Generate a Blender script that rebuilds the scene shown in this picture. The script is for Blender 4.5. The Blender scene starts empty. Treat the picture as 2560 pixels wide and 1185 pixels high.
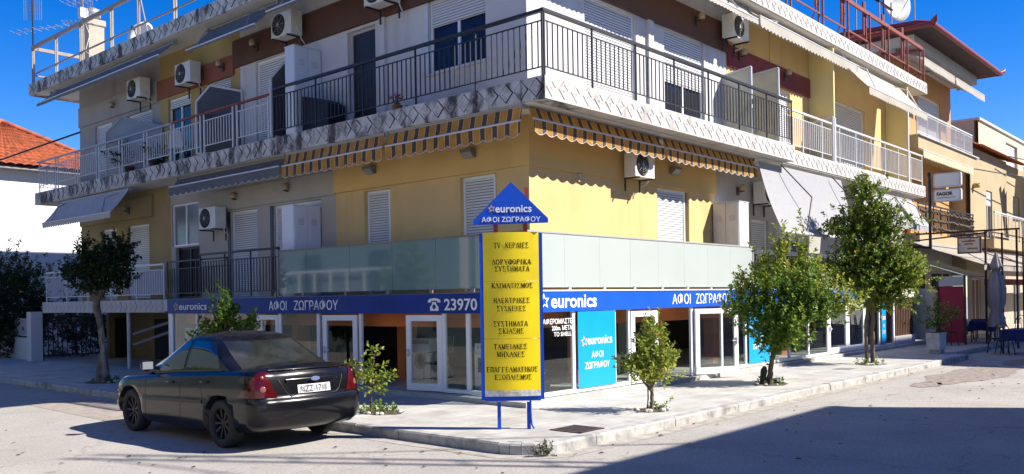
import bpy, math, random
from mathutils import Vector, Matrix
sc = bpy.context.scene
COL = sc.collection
# ---------------------------------------------------------------- camera, sky, sun, exposure
def make_camera():
    A = math.radians(41.42); roll = 0.01584
    view = Vector((math.cos(A), math.sin(A), 0)); right = Vector((math.sin(A), -math.cos(A), 0)); up = Vector((0, 0, 1))
    cx = right * math.cos(roll) - up * math.sin(roll)
    cy = right * math.sin(roll) + up * math.cos(roll)
    cz = -view
    m = Matrix(((cx.x, cy.x, cz.x, -11.37), (cx.y, cy.y, cz.y, -9.57), (cx.z, cy.z, cz.z, 1.95), (0, 0, 0, 1)))
    cd = bpy.data.cameras.new('camera'); co = bpy.data.objects.new('camera', cd); COL.objects.link(co)
    co.matrix_world = m
    cd.sensor_width = 36; cd.lens = 36 * 2193 / 2560; cd.shift_y = 153.1 / 2560
    cd.clip_start = 0.1; cd.clip_end = 1500
    sc.camera = co
make_camera()
SUN = Vector((0.62, -1.0, 1.0)).normalized()
world = bpy.data.worlds.new('World'); sc.world = world; world.use_nodes = True
wn = world.node_tree.nodes; wl = world.node_tree.links
bg = wn['Background']
sky = wn.new('ShaderNodeTexSky'); sky.sky_type = 'NISHITA'; sky.sun_disc = False
sky.sun_elevation = math.asin(SUN.z); sky.sun_rotation = math.atan2(SUN.x, SUN.y)
sky.air_density = 1.0; sky.dust_density = 0.05; sky.ozone_density = 5.0; sky.altitude = 300
hsv = wn.new('ShaderNodeHueSaturation'); hsv.inputs['Saturation'].default_value = 1.4; hsv.inputs['Value'].default_value = 1.7; hsv.inputs['Hue'].default_value = 0.518
wl.new(sky.outputs[0], hsv.inputs['Color']); wl.new(hsv.outputs[0], bg.inputs['Color'])
bg.inputs['Strength'].default_value = 0.05
sl = bpy.data.lights.new('sun', 'SUN'); so = bpy.data.objects.new('sun', sl); COL.objects.link(so)
so.rotation_euler = SUN.to_track_quat('Z', 'Y').to_euler()
sl.energy = 5.0; sl.angle = math.radians(0.55); sl.color = (1.0, 0.94, 0.85)
so.location = (0, 0, 40)
vs = sc.view_settings
vs.view_transform = 'Standard'; vs.look = 'None'; vs.gamma = 1.0; vs.exposure = 1.05; vs.use_curve_mapping = False
sc.cycles.max_bounces = 10; sc.cycles.transparent_max_bounces = 12; sc.cycles.sample_clamp_indirect = 6

# ---------------------------------------------------------------- helpers
R = random.Random(7)
WO = {}
class MB:
    def __init__(s): s.v = []; s.f = []; s.m = []; s.sm = []
    def add(s, vs_, fs, mat=0, smooth=False):
        o = len(s.v); s.v += [tuple(p) for p in vs_]
        for f in fs: s.f.append(tuple(i + o for i in f)); s.m.append(mat); s.sm.append(smooth)
        return s
    def box(s, x0, x1, y0, y1, z0, z1, mat=0):
        x0, x1 = min(x0, x1), max(x0, x1); y0, y1 = min(y0, y1), max(y0, y1); z0, z1 = min(z0, z1), max(z0, z1)
        return s.add([(x0, y0, z0), (x1, y0, z0), (x1, y1, z0), (x0, y1, z0), (x0, y0, z1), (x1, y0, z1), (x1, y1, z1), (x0, y1, z1)],
              [(3, 2, 1, 0), (4, 5, 6, 7), (0, 1, 5, 4), (1, 2, 6, 5), (2, 3, 7, 6), (3, 0, 4, 7)], mat)
    def obox(s, c, ax, ay, az, hx, hy, hz, mat=0):
        c = Vector(c); ax = Vector(ax).normalized() * hx; ay = Vector(ay).normalized() * hy; az = Vector(az).normalized() * hz
        P = [c + ax * i + ay * j + az * k for k in (-1, 1) for j, i in ((-1, -1), (-1, 1), (1, 1), (1, -1))]
        return s.add(P, [(3, 2, 1, 0), (4, 5, 6, 7), (0, 1, 5, 4), (1, 2, 6, 5), (2, 3, 7, 6), (3, 0, 4, 7)], mat)
    def bar(s, p0, p1, w, h, mat=0, up=(0, 0, 1)):
        p0, p1 = Vector(p0), Vector(p1); d = p1 - p0; u = Vector(up)
        if abs(d.normalized().dot(u)) > .98: u = Vector((1, 0, 0))
        sd = d.cross(u).normalized(); u = sd.cross(d).normalized()
        return s.obox((p0 + p1) / 2, d, sd, u, d.length / 2, w / 2, h / 2, mat)
    def tube(s, pts, r, n=8, mat=0, smooth=True, caps=True):
        pts = [Vector(p) for p in pts]; rr = r if isinstance(r, (list, tuple)) else [r] * len(pts)
        vs_ = []; prev = None
        for i, p in enumerate(pts):
            d = (pts[min(i + 1, len(pts) - 1)] - pts[max(i - 1, 0)])
            if d.length < 1e-9: d = Vector((0, 0, 1))
            d.normalize()
            if prev is None:
                a = Vector((0, 0, 1)) if abs(d.z) < .9 else Vector((1, 0, 0)); u = d.cross(a).normalized()
            else:
                u = prev - d * prev.dot(d)
                u = u.normalized() if u.length > 1e-6 else d.orthogonal().normalized()
            prev = u; w = d.cross(u)
            for k in range(n):
                t = 2 * math.pi * k / n; vs_.append(p + (u * math.cos(t) + w * math.sin(t)) * rr[i])
        fs = [(i * n + k, i * n + (k + 1) % n, (i + 1) * n + (k + 1) % n, (i + 1) * n + k) for i in range(len(pts) - 1) for k in range(n)]
        s.add(vs_, fs, mat, smooth)
        if caps: s.add(vs_[:n], [tuple(range(n))[::-1]], mat); s.add(vs_[-n:], [tuple(range(n))], mat)
        return s
    def prism(s, poly, o, ux, uy, t, mat=0, smooth=False):   # polygon in (ux,uy) at o, extruded t along ux x uy
        o, ux, uy = Vector(o), Vector(ux), Vector(uy); nn = ux.cross(uy).normalized() * t; n = len(poly)
        a = [o + ux * p[0] + uy * p[1] for p in poly]; b = [p + nn for p in a]
        s.add(a + b, [tuple(range(n))[::-1], tuple(range(n, 2 * n))], mat)
        return s.add(a + b, [(i, (i + 1) % n, n + (i + 1) % n, n + i) for i in range(n)], mat, smooth)
    def lathe(s, prof, c, n=16, mat=0, axis=(0, 0, 1), smooth=True, cap=True):
        c = Vector(c); ax = Vector(axis).normalized(); u = ax.orthogonal().normalized(); w = ax.cross(u)
        vs_ = [c + ax * z + (u * math.cos(2 * math.pi * k / n) + w * math.sin(2 * math.pi * k / n)) * r for r, z in prof for k in range(n)]
        fs = [(i * n + k, i * n + (k + 1) % n, (i + 1) * n + (k + 1) % n, (i + 1) * n + k) for i in range(len(prof) - 1) for k in range(n)]
        s.add(vs_, fs, mat, smooth)
        if not cap: return s
        if prof[0][0] > 1e-4: s.add(vs_[:n], [tuple(range(n))[::-1]], mat)
        if prof[-1][0] > 1e-4: s.add(vs_[-n:], [tuple(range(n))], mat)
        return s
    def grid(s, P, mat=0, smooth=True, close=False):          # P: rows of points
        nr, nc = len(P), len(P[0]); o = [p for r in P for p in r]
        return s.add(o, [(i * nc + j, i * nc + (j + 1) % nc, (i + 1) * nc + (j + 1) % nc, (i + 1) * nc + j) for i in range(nr - 1) for j in range(nc if close else nc - 1)], mat, smooth)
    def text(s, body, o, ux, uy, w, h, mat=0, bold=.0, t=.006):   # letters stretched to w x h, o = lower left
        vs_, fs = glyphs(body, bold)
        x0 = min(p[0] for p in vs_); x1 = max(p[0] for p in vs_); y0 = min(p[1] for p in vs_); y1 = max(p[1] for p in vs_)
        o, ux, uy = Vector(o), Vector(ux), Vector(uy); nn = ux.cross(uy) * t
        return s.add([o + ux * ((p[0] - x0) / (x1 - x0) * w) + uy * ((p[1] - y0) / (y1 - y0) * h) + nn * (1 if p[2] > 0 else 0) for p in vs_], fs, mat)
    def build(s, name, mats, parent=None, bevel=0, base=None, auto=None):
        if not isinstance(mats, (list, tuple)): mats = [mats]
        if parent is not None: off = WO[parent]
        else:
            xs = [p[0] for p in s.v]; ys = [p[1] for p in s.v]; zs = [p[2] for p in s.v]
            off = Vector(base) if base is not None else Vector(((min(xs) + max(xs)) / 2, (min(ys) + max(ys)) / 2, min(zs)))
        me = bpy.data.meshes.new(name)
        me.from_pydata([(p[0] - off[0], p[1] - off[1], p[2] - off[2]) for p in s.v], [], s.f)
        for m in mats: me.materials.append(m)
        me.polygons.foreach_set('material_index', s.m); me.polygons.foreach_set('use_smooth', s.sm); me.update()
        o = bpy.data.objects.new(name, me); COL.objects.link(o)
        if parent is not None: o.parent = parent
        else: o.location = off
        WO[o] = Vector(off)
        if bevel:
            b = o.modifiers.new('bevel', 'BEVEL'); b.width = bevel; b.segments = 2; b.limit_method = 'ANGLE'
        return o
_gc = {}
def glyphs(body, bold):
    k = (body, bold)
    if k not in _gc:
        c = bpy.data.curves.new('t', 'FONT'); c.body = body; c.extrude = .01; c.offset = bold; c.resolution_u = 3
        o = bpy.data.objects.new('t', c); COL.objects.link(o)
        dg = bpy.context.evaluated_depsgraph_get(); me = bpy.data.meshes.new_from_object(o.evaluated_get(dg))
        _gc[k] = ([tuple(v.co) for v in me.vertices], [tuple(p.vertices) for p in me.polygons])
        bpy.data.objects.remove(o); bpy.data.curves.remove(c); bpy.data.meshes.remove(me)
    return _gc[k]
def tag(o, label=None, cat=None, group=None, kind=None):
    if label: o['label'] = label
    if cat: o['category'] = cat
    if group: o['group'] = group
    if kind: o['kind'] = kind
    return o
def thing(name, label, cat, loc=(0, 0, 0), group=None):
    o = bpy.data.objects.new(name, None); COL.objects.link(o); o.location = loc; o.empty_display_size = .2
    WO[o] = Vector(loc); return tag(o, label, cat, group)
def copytree(root, loc, rotz=None, label=None, scale=None):
    def rec(o, par):
        c = o.copy(); COL.objects.link(c)
        if par is not None: c.parent = par
        for ch in list(o.children): rec(ch, c)
        return c
    kids = list(root.children)
    r = root.copy(); COL.objects.link(r); r.location = loc
    for ch in kids: rec(ch, r)
    if rotz is not None: r.rotation_euler.z = rotz
    if scale: r.scale = scale
    if label: r['label'] = label
    return r

# ---------------------------------------------------------------- materials
_mc = {}
def M(name, col, rough=.6, metal=0., var=.12, vs_=2.5, bump=0., bs=60., dirt=0., dcol=(.03, .028, .025), ds=1.2, spec=.4, coat=0., alpha=None, trans=0., stretch=None, thr=.55):
    if name in _mc: return _mc[name]
    m = bpy.data.materials.new(name); m.use_nodes = True; nt = m.node_tree; n = nt.nodes; l = nt.links
    b = n['Principled BSDF']; b.inputs['Roughness'].default_value = rough; b.inputs['Metallic'].default_value = metal
    b.inputs['Specular IOR Level'].default_value = spec; b.inputs['Coat Weight'].default_value = coat; b.inputs['Coat Roughness'].default_value = .03
    tc = n.new('ShaderNodeNewGeometry'); vec = tc.outputs['Position']
    cur = None
    if var > 0:
        nz = n.new('ShaderNodeTexNoise'); nz.inputs['Scale'].default_value = vs_; nz.inputs['Detail'].default_value = 6; l.new(vec, nz.inputs['Vector'])
        mr = n.new('ShaderNodeMapRange'); mr.inputs[1].default_value = .3; mr.inputs[2].default_value = .7
        mr.inputs[3].default_value = 1 - var; mr.inputs[4].default_value = 1 + var; l.new(nz.outputs['Fac'], mr.inputs[0])
        mx = n.new('ShaderNodeVectorMath'); mx.operation = 'SCALE'; mx.inputs[0].default_value = col; l.new(mr.outputs[0], mx.inputs['Scale']); cur = mx.outputs[0]
    if dirt > 0:
        mp = n.new('ShaderNodeMapping'); mp.inputs['Scale'].default_value = stretch or (1, 1, .35); l.new(vec, mp.inputs['Vector'])
        nd = n.new('ShaderNodeTexNoise'); nd.inputs['Scale'].default_value = ds; nd.inputs['Detail'].default_value = 8; nd.inputs['Roughness'].default_value = .65; l.new(mp.outputs[0], nd.inputs['Vector'])
        m2 = n.new('ShaderNodeMapRange'); m2.inputs[1].default_value = thr; m2.inputs[2].default_value = thr + .13; m2.inputs[3].default_value = 0; m2.inputs[4].default_value = dirt; l.new(nd.outputs['Fac'], m2.inputs[0])
        mm = n.new('ShaderNodeMix'); mm.data_type = 'RGBA'; l.new(m2.outputs[0], mm.inputs[0])
        if cur: l.new(cur, mm.inputs[6])
        else: mm.inputs[6].default_value = (*col, 1)
        mm.inputs[7].default_value = (*dcol, 1); cur = mm.outputs[2]
    if cur: l.new(cur, b.inputs['Base Color'])
    else: b.inputs['Base Color'].default_value = (*col, 1)
    if bump > 0:
        nb = n.new('ShaderNodeTexNoise'); nb.inputs['Scale'].default_value = bs; nb.inputs['Detail'].default_value = 4; l.new(vec, nb.inputs['Vector'])
        bp = n.new('ShaderNodeBump'); bp.inputs['Strength'].default_value = bump; bp.inputs['Distance'].default_value = .02; l.new(nb.outputs['Fac'], bp.inputs['Height']); l.new(bp.outputs[0], b.inputs['Normal'])
    if trans > 0:
        tr = n.new('ShaderNodeBsdfTranslucent')
        if cur: l.new(cur, tr.inputs['Color'])
        else: tr.inputs['Color'].default_value = (*col, 1)
        ms = n.new('ShaderNodeMixShader'); ms.inputs[0].default_value = trans; l.new(b.outputs[0], ms.inputs[1]); l.new(tr.outputs[0], ms.inputs[2]); l.new(ms.outputs[0], n['Material Output'].inputs[0])
    _mc[name] = m; return m
def glass(name, tint=(.9, .95, .95), body=(.02, .022, .024), op=.03, rough=.0):
    if name in _mc: return _mc[name]
    m = bpy.data.materials.new(name); m.use_nodes = True; n = m.node_tree.nodes; l = m.node_tree.links
    b = n['Principled BSDF']; b.inputs['Base Color'].default_value = (*body, 1); b.inputs['Roughness'].default_value = .03
    t = n.new('ShaderNodeBsdfTransparent'); t.inputs[0].default_value = (*tint, 1)
    g = n.new('ShaderNodeBsdfGlossy'); g.inputs['Roughness'].default_value = rough
    fc = n.new('ShaderNodeLayerWeight'); fc.inputs['Blend'].default_value = .5; fr = n.new('ShaderNodeMath'); fr.operation = 'POWER'; fr.inputs[1].default_value = 4.0; l.new(fc.outputs['Facing'], fr.inputs[0])
    k = n.new('ShaderNodeMath'); k.operation = 'MULTIPLY_ADD'; k.inputs[1].default_value = .9; k.inputs[2].default_value = .045; l.new(fr.outputs[0], k.inputs[0])
    m1 = n.new('ShaderNodeMixShader'); m1.inputs[0].default_value = op; l.new(t.outputs[0], m1.inputs[1]); l.new(b.outputs[0], m1.inputs[2])
    m2 = n.new('ShaderNodeMixShader'); l.new(k.outputs[0], m2.inputs[0]); l.new(m1.outputs[0], m2.inputs[1]); l.new(g.outputs[0], m2.inputs[2])
    l.new(m2.outputs[0], n['Material Output'].inputs[0]); _mc[name] = m; return m
def leafmat(name, c1, c2, c3):
    if name in _mc: return _mc[name]
    m = bpy.data.materials.new(name); m.use_nodes = True; n = m.node_tree.nodes; l = m.node_tree.links
    b = n['Principled BSDF']; b.inputs['Roughness'].default_value = .5; b.inputs['Specular IOR Level'].default_value = .35
    g = n.new('ShaderNodeNewGeometry'); r = n.new('ShaderNodeValToRGB'); l.new(g.outputs['Random Per Island'], r.inputs[0])
    e = r.color_ramp.elements; e[0].position = 0; e[0].color = (*c1, 1); e[1].position = 1; e[1].color = (*c3, 1)
    k = e.new(.6); k.color = (*c2, 1)
    l.new(r.outputs[0], b.inputs['Base Color'])
    t = n.new('ShaderNodeBsdfTranslucent'); l.new(r.outputs[0], t.inputs[0])
    ms = n.new('ShaderNodeMixShader'); ms.inputs[0].default_value = .46; l.new(b.outputs[0], ms.inputs[1]); l.new(t.outputs[0], ms.inputs[2]); l.new(ms.outputs[0], n['Material Output'].inputs[0])
    _mc[name] = m; return m
def asphalt():
    m = bpy.data.materials.new('asphalt'); m.use_nodes = True; n = m.node_tree.nodes; l = m.node_tree.links
    b = n['Principled BSDF']; b.inputs['Roughness'].default_value = .85; b.inputs['Specular IOR Level'].default_value = .25
    g = n.new('ShaderNodeNewGeometry')
    def noise(s, d=6, ro=.6):
        x = n.new('ShaderNodeTexNoise'); x.inputs['Scale'].default_value = s; x.inputs['Detail'].default_value = d; x.inputs['Roughness'].default_value = ro; l.new(g.outputs['Position'], x.inputs['Vector']); return x
    def ramp(src, pts):
        r = n.new('ShaderNodeValToRGB'); e = r.color_ramp.elements
        e[0].position, e[1].position = pts[0][0], pts[-1][0]; e[0].color = (*pts[0][1], 1); e[1].color = (*pts[-1][1], 1)
        for p, c in pts[1:-1]: k = e.new(p); k.color = (*c, 1)
        l.new(src, r.inputs[0]); return r
    a = ramp(noise(.55, 8).outputs['Fac'], [(.3, (.31, .29, .262)), (.5, (.36, .338, .308)), (.72, (.41, .385, .35))])
    f = ramp(noise(95, 3, .7).outputs['Fac'], [(.36, (.6, .6, .6)), (.5, (1, 1, 1)), (.66, (1.25, 1.24, 1.22))])
    mu = n.new('ShaderNodeMix'); mu.data_type = 'RGBA'; mu.blend_type = 'MULTIPLY'; mu.inputs[0].default_value = 1; l.new(a.outputs[0], mu.inputs[6]); l.new(f.outputs[0], mu.inputs[7])
    f2 = ramp(noise(24, 5, .75).outputs['Fac'], [(.32, (.7, .69, .68)), (.5, (1, 1, 1)), (.68, (1.2, 1.19, 1.17))])
    mf = n.new('ShaderNodeMix'); mf.data_type = 'RGBA'; mf.blend_type = 'MULTIPLY'; mf.inputs[0].default_value = 1; l.new(mu.outputs[2], mf.inputs[6]); l.new(f2.outputs[0], mf.inputs[7]); mu = mf
    st = ramp(noise(1.9, 7, .7).outputs['Fac'], [(.0, (1, 1, 1)), (.6, (1, 1, 1)), (.68, (.66, .62, .56)), (1, (.55, .5, .44))])
    m2 = n.new('ShaderNodeMix'); m2.data_type = 'RGBA'; m2.blend_type = 'MULTIPLY'; m2.inputs[0].default_value = .8; l.new(mu.outputs[2], m2.inputs[6]); l.new(st.outputs[0], m2.inputs[7])
    vo = n.new('ShaderNodeTexVoronoi'); vo.feature = 'DISTANCE_TO_EDGE'; vo.inputs['Scale'].default_value = .21
    wv = n.new('ShaderNodeVectorMath'); wv.operation = 'ADD'; nv = noise(1.3, 5); l.new(g.outputs['Position'], wv.inputs[0]); l.new(nv.outputs['Color'], wv.inputs[1]); l.new(wv.outputs[0], vo.inputs['Vector'])
    cr = ramp(vo.outputs['Distance'], [(0, (.72, .7, .68)), (.003, (.86, .85, .84)), (.006, (1, 1, 1))])
    m3 = n.new('ShaderNodeMix'); m3.data_type = 'RGBA'; m3.blend_type = 'MULTIPLY'; m3.inputs[0].default_value = .8; l.new(m2.outputs[2], m3.inputs[6]); l.new(cr.outputs[0], m3.inputs[7])
    l.new(m3.outputs[2], b.inputs['Base Color'])
    bp = n.new('ShaderNodeBump'); bp.inputs['Strength'].default_value = .5; bp.inputs['Distance'].default_value = .01; l.new(noise(110, 3).outputs['Fac'], bp.inputs['Height']); l.new(bp.outputs[0], b.inputs['Normal'])
    _mc['asphalt'] = m; return m
def paving():
    m = bpy.data.materials.new('paving'); m.use_nodes = True; n = m.node_tree.nodes; l = m.node_tree.links
    b = n['Principled BSDF']; b.inputs['Roughness'].default_value = .75; b.inputs['Specular IOR Level'].default_value = .3
    g = n.new('ShaderNodeNewGeometry')
    br = n.new('ShaderNodeTexBrick'); br.offset = .5; br.inputs['Scale'].default_value = 1
    br.inputs['Brick Width'].default_value = .8; br.inputs['Row Height'].default_value = .4; br.inputs['Mortar Size'].default_value = .006
    br.inputs['Color1'].default_value = (.46, .45, .425, 1); br.inputs['Color2'].default_value = (.42, .41, .385, 1); br.inputs['Mortar'].default_value = (.24, .23, .215, 1)
    l.new(g.outputs['Position'], br.inputs['Vector'])
    nz = n.new('ShaderNodeTexNoise'); nz.inputs['Scale'].default_value = 1.6; nz.inputs['Detail'].default_value = 9; nz.inputs['Roughness'].default_value = .7; l.new(g.outputs['Position'], nz.inputs['Vector'])
    r = n.new('ShaderNodeValToRGB'); e = r.color_ramp.elements; e[0].position = .32; e[0].color = (.72, .7, .66, 1); e[1].position = .6; e[1].color = (1.06, 1.05, 1.03, 1); l.new(nz.outputs['Fac'], r.inputs[0])
    mu = n.new('ShaderNodeMix'); mu.data_type = 'RGBA'; mu.blend_type = 'MULTIPLY'; mu.inputs[0].default_value = 1; l.new(br.outputs['Color'], mu.inputs[6]); l.new(r.outputs[0], mu.inputs[7])
    l.new(mu.outputs[2], b.inputs['Base Color'])
    n2 = n.new('ShaderNodeTexNoise'); n2.inputs['Scale'].default_value = 45; l.new(g.outputs['Position'], n2.inputs['Vector'])
    bp = n.new('ShaderNodeBump'); bp.inputs['Strength'].default_value = .2; bp.inputs['Distance'].default_value = .01; l.new(n2.outputs['Fac'], bp.inputs['Height']); l.new(bp.outputs[0], b.inputs['Normal'])
    _mc['paving'] = m; return m
def stripes(name, c1, c2, axis, period, duty):
    if name in _mc: return _mc[name]
    m = bpy.data.materials.new(name); m.use_nodes = True; n = m.node_tree.nodes; l = m.node_tree.links
    b = n['Principled BSDF']; b.inputs['Roughness'].default_value = .9
    g = n.new('ShaderNodeNewGeometry'); sx = n.new('ShaderNodeSeparateXYZ'); l.new(g.outputs['Position'], sx.inputs[0])
    d = n.new('ShaderNodeMath'); d.operation = 'DIVIDE'; d.inputs[1].default_value = period; l.new(sx.outputs[axis], d.inputs[0])
    fl = n.new('ShaderNodeMath'); fl.operation = 'FRACT'; l.new(d.outputs[0], fl.inputs[0])
    r = n.new('ShaderNodeValToRGB'); r.color_ramp.interpolation = 'CONSTANT'; e = r.color_ramp.elements
    e[0].position = 0; e[0].color = (*c1, 1); e[1].position = duty; e[1].color = (*c2, 1)
    pale = tuple(min(1, x * 1.25 + .12) for x in c1)
    k = e.new(duty - .05); k.color = (*pale, 1); k2 = e.new(.95); k2.color = (*pale, 1)
    l.new(fl.outputs[0], r.inputs[0])
    nz = n.new('ShaderNodeTexNoise'); nz.inputs['Scale'].default_value = 5; nz.inputs['Detail'].default_value = 6; l.new(g.outputs['Position'], nz.inputs['Vector'])
    mr = n.new('ShaderNodeMapRange'); mr.inputs[1].default_value = .3; mr.inputs[2].default_value = .7; mr.inputs[3].default_value = .8; mr.inputs[4].default_value = 1.1; l.new(nz.outputs['Fac'], mr.inputs[0])
    vm = n.new('ShaderNodeVectorMath'); vm.operation = 'SCALE'; l.new(r.outputs[0], vm.inputs[0]); l.new(mr.outputs[0], vm.inputs['Scale'])
    l.new(vm.outputs[0], b.inputs['Base Color'])
    t = n.new('ShaderNodeBsdfTranslucent'); l.new(vm.outputs[0], t.inputs[0])
    ms = n.new('ShaderNodeMixShader'); ms.inputs[0].default_value = .45; l.new(b.outputs[0], ms.inputs[1]); l.new(t.outputs[0], ms.inputs[2]); l.new(ms.outputs[0], n['Material Output'].inputs[0])
    _mc[name] = m; return m
mASPH = asphalt(); mPAVE = paving()
mKERB = M('kerb_stone', (.37, .355, .33), .8, var=.25, vs_=6, bump=.4, bs=40, dirt=.75, dcol=(.12, .115, .11), ds=2.2, stretch=(1, 1, 1), thr=.52)
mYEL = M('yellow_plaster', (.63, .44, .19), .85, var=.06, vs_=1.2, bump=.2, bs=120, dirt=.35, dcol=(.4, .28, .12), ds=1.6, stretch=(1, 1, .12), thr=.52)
mYELB = M('yellow_beam_plaster', (.62, .41, .155), .85, var=.06, vs_=1.2, bump=.15, bs=180, dirt=.3, dcol=(.4, .27, .1), ds=.9, thr=.56)
mWHT = M('white_plaster', (.55, .53, .525), .85, var=.05, vs_=1.5, bump=.2, bs=120, dirt=.4, dcol=(.36, .34, .32), ds=1.6, stretch=(1, 1, .12), thr=.52)
mGRY = M('grey_plaster', (.36, .345, .32), .85, var=.07, vs_=1.5, bump=.15, bs=160, dirt=.4, dcol=(.3, .28, .26), ds=.8, thr=.55)
mCEIL = M('ceiling_plaster', (.62, .6, .56), .9, var=.06, vs_=1.5, dirt=.4, dcol=(.35, .32, .29), ds=.7, stretch=(1, 1, 1))
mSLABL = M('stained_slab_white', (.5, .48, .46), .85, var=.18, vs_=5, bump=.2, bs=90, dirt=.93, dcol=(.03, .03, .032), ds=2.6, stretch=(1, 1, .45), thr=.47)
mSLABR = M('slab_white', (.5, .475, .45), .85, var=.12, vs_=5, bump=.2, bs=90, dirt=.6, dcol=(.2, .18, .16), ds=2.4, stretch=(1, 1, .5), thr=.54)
mBROWN = M('brown_band', (.1, .045, .03), .8, var=.1, vs_=2)
mRUST = M('red_brown_band', (.26, .085, .045), .8, var=.12, vs_=2)
mMARO = M('maroon_band', (.2, .035, .035), .8, var=.1, vs_=2)
mBLK = M('black_metal', (.018, .018, .022), .5, var=.15, vs_=8)
mWMET = M('white_metal', (.55, .55, .56), .45, var=.05, vs_=6)
mGMET = M('grey_metal', (.3, .3, .31), .5, .3, var=.1, vs_=6)
mBEIM = M('beige_rail', (.27, .23, .2), .6, var=.12, vs_=6)
mRED = M('red_rust_metal', (.22, .055, .04), .7, var=.25, vs_=7)
mSHUT = M('shutter_white', (.6, .6, .6), .55, var=.04, vs_=2)
mPVC = M('white_aluminium', (.76, .77, .78), .35, var=.03, vs_=4)
mDARK = M('opening_shade', (.012, .012, .014), .8, var=0)  # near black colour paints the darkness of unlit space behind openings
mGLS = glass('clear_glass')
mGLD = M('dark_window_glass', (.018, .02, .028), .08, var=0, spec=.35)
mBLUE = M('sign_blue_shaded', (.005, .03, .22), .5, var=.15, vs_=1.5, spec=.25, dirt=.3, dcol=(.03, .05, .16), ds=2, stretch=(1, 1, .2))  # darker copy of the fascia blue, left street shade put into the paint
mCYAN = M('poster_cyan', (.006, .3, .66), .3, var=.05, vs_=1)
mWTXT = M('white_letter', (.8, .8, .8), .5, var=0)
mGOLD = M('gold_star', (.75, .45, .1), .5, var=0)
mSYEL = M('sign_yellow', (.88, .65, .006), .35, var=.1, vs_=2, dirt=.3, dcol=(.5, .36, .03), ds=2.5, stretch=(1, 1, .25))
mBTXT = M('black_letter', (.012, .011, .009), .95, var=0, spec=.05)
mTERR = M('terracotta_tile', (.36, .095, .035), .8, var=.35, vs_=4, dirt=.65, dcol=(.13, .05, .03), ds=2.5, stretch=(1, 1, 1))
mRUBR = M('tyre_rubber', (.022, .022, .023), .8, var=.15, vs_=10)
mORNG = M('orange_wall', (.6, .17, .045), .8, var=.08, vs_=1.5)
mTILEF = M('shop_floor', (.5, .48, .44), .25, var=.06, vs_=2)
mWOOD = M('brown_wood', (.09, .045, .025), .6, var=.25, vs_=4)
mBARK = M('bark', (.13, .095, .065), .9, var=.35, vs_=14, bump=.6, bs=30)
mSOIL = M('soil', (.1, .075, .05), .95, var=.3, vs_=12, bump=.6, bs=40)
mSTONE = M('stone_pale', (.5, .46, .4), .85, var=.2, vs_=9)
mGRAYA = M('grey_awning', (.13, .135, .15), .9, var=.08, vs_=4, trans=.15)
mWAWN = M('cream_awning', (.52, .48, .41), .9, var=.06, vs_=4, dirt=.25, dcol=(.5, .45, .38), ds=2, trans=.3)
mSAWN = M('grey_blind_canvas', (.17, .17, .18), .9, var=.1, vs_=4, trans=.2)
mLEAF = leafmat('leaf_green', (.05, .11, .016), (.12, .22, .028), (.32, .39, .05))
mLEAFY = leafmat('leaf_light', (.11, .18, .022), (.26, .32, .04), (.48, .44, .07))
mLEAFD = leafmat('leaf_dark', (.012, .028, .01), (.022, .048, .014), (.05, .085, .02))
mLEAFM = leafmat('leaf_mixed', (.04, .095, .014), (.11, .19, .022), (.34, .31, .03))
X, Y, Z = Vector((1, 0, 0)), Vector((0, 1, 0)), Vector((0, 0, 1))
# ---------------------------------------------------------------- ground
g = MB(); g.add([(-300, -300, 0), (300, -300, 0), (300, 300, 0), (-300, 300, 0)], [(0, 1, 2, 3)])
tag(g.build('road', mASPH), kind='structure')
arc = [(-2.65 + .6 * math.cos(math.radians(a)), -2.15 + .6 * math.sin(math.radians(a))) for a in range(180, 271, 15)]
outer = [(-3.25, 48.)] + arc + [(-2., -2.75), (5., -2.72), (14.6, -2.75), (15.9, -2.78)]
outer2 = [(16.25, -2.55), (16.3, -2.2), (18., -2.15), (24., -2.3), (45., -2.3)]
pv = MB(); inner = [(x + (.16 if x < -2.6 else 0), y + (.16 if y < -2.1 else 0)) for x, y in outer + outer2]
poly = inner + [(45, .3), (.3, .3), (.3, 48)]
pv.add([(x, y, .137) for x, y in poly], [tuple(range(len(poly)))])
tag(pv.build('pavement', mPAVE), kind='structure')
yd = MB(); yd.add([(.3, 12.6, .133), (14, 12.6, .133), (14, 40, .133), (.3, 40, .133)], [(0, 1, 2, 3)])
tag(yd.build('yard_floor', M('yard_concrete', (.3, .29, .27), .85, var=.2, vs_=3, bump=.2)), kind='structure')
kb = MB(); path = [Vector((x, y, 0)) for x, y in outer + outer2]
def walk(path, step):
    out = [path[0]]; 
    for a, b in zip(path, path[1:]):
        n = max(1, round((b - a).length / step))
        for i in range(1, n + 1): out.append(a.lerp(b, i / n))
    return out
pp = walk(path, .95)
for a, b in zip(pp, pp[1:]):
    d = (b - a).normalized(); nn = Vector((-d.y, d.x, 0)); e = d * .004; dz = R.uniform(-.006, .006); sh = nn * R.uniform(-.008, .008)
    q = [a + e + sh, b - e + sh]
    kb.add([q[0] - Z * .05, q[1] - Z * .05, q[1] + Z * (.118 + dz), q[0] + Z * (.118 + dz), q[0] + nn * .022 + Z * (.142 + dz), q[1] + nn * .022 + Z * (.142 + dz), q[1] + nn * .165 + Z * (.142 + dz), q[0] + nn * .165 + Z * (.142 + dz), q[0] + nn * .165 - Z * .05, q[1] + nn * .165 - Z * .05],
           [(0, 1, 2, 3), (3, 2, 5, 4), (4, 5, 6, 7), (7, 6, 9, 8), (0, 3, 4, 7, 8), (1, 9, 6, 5, 2)])
tag(kb.build('kerb', mKERB), kind='structure')
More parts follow.
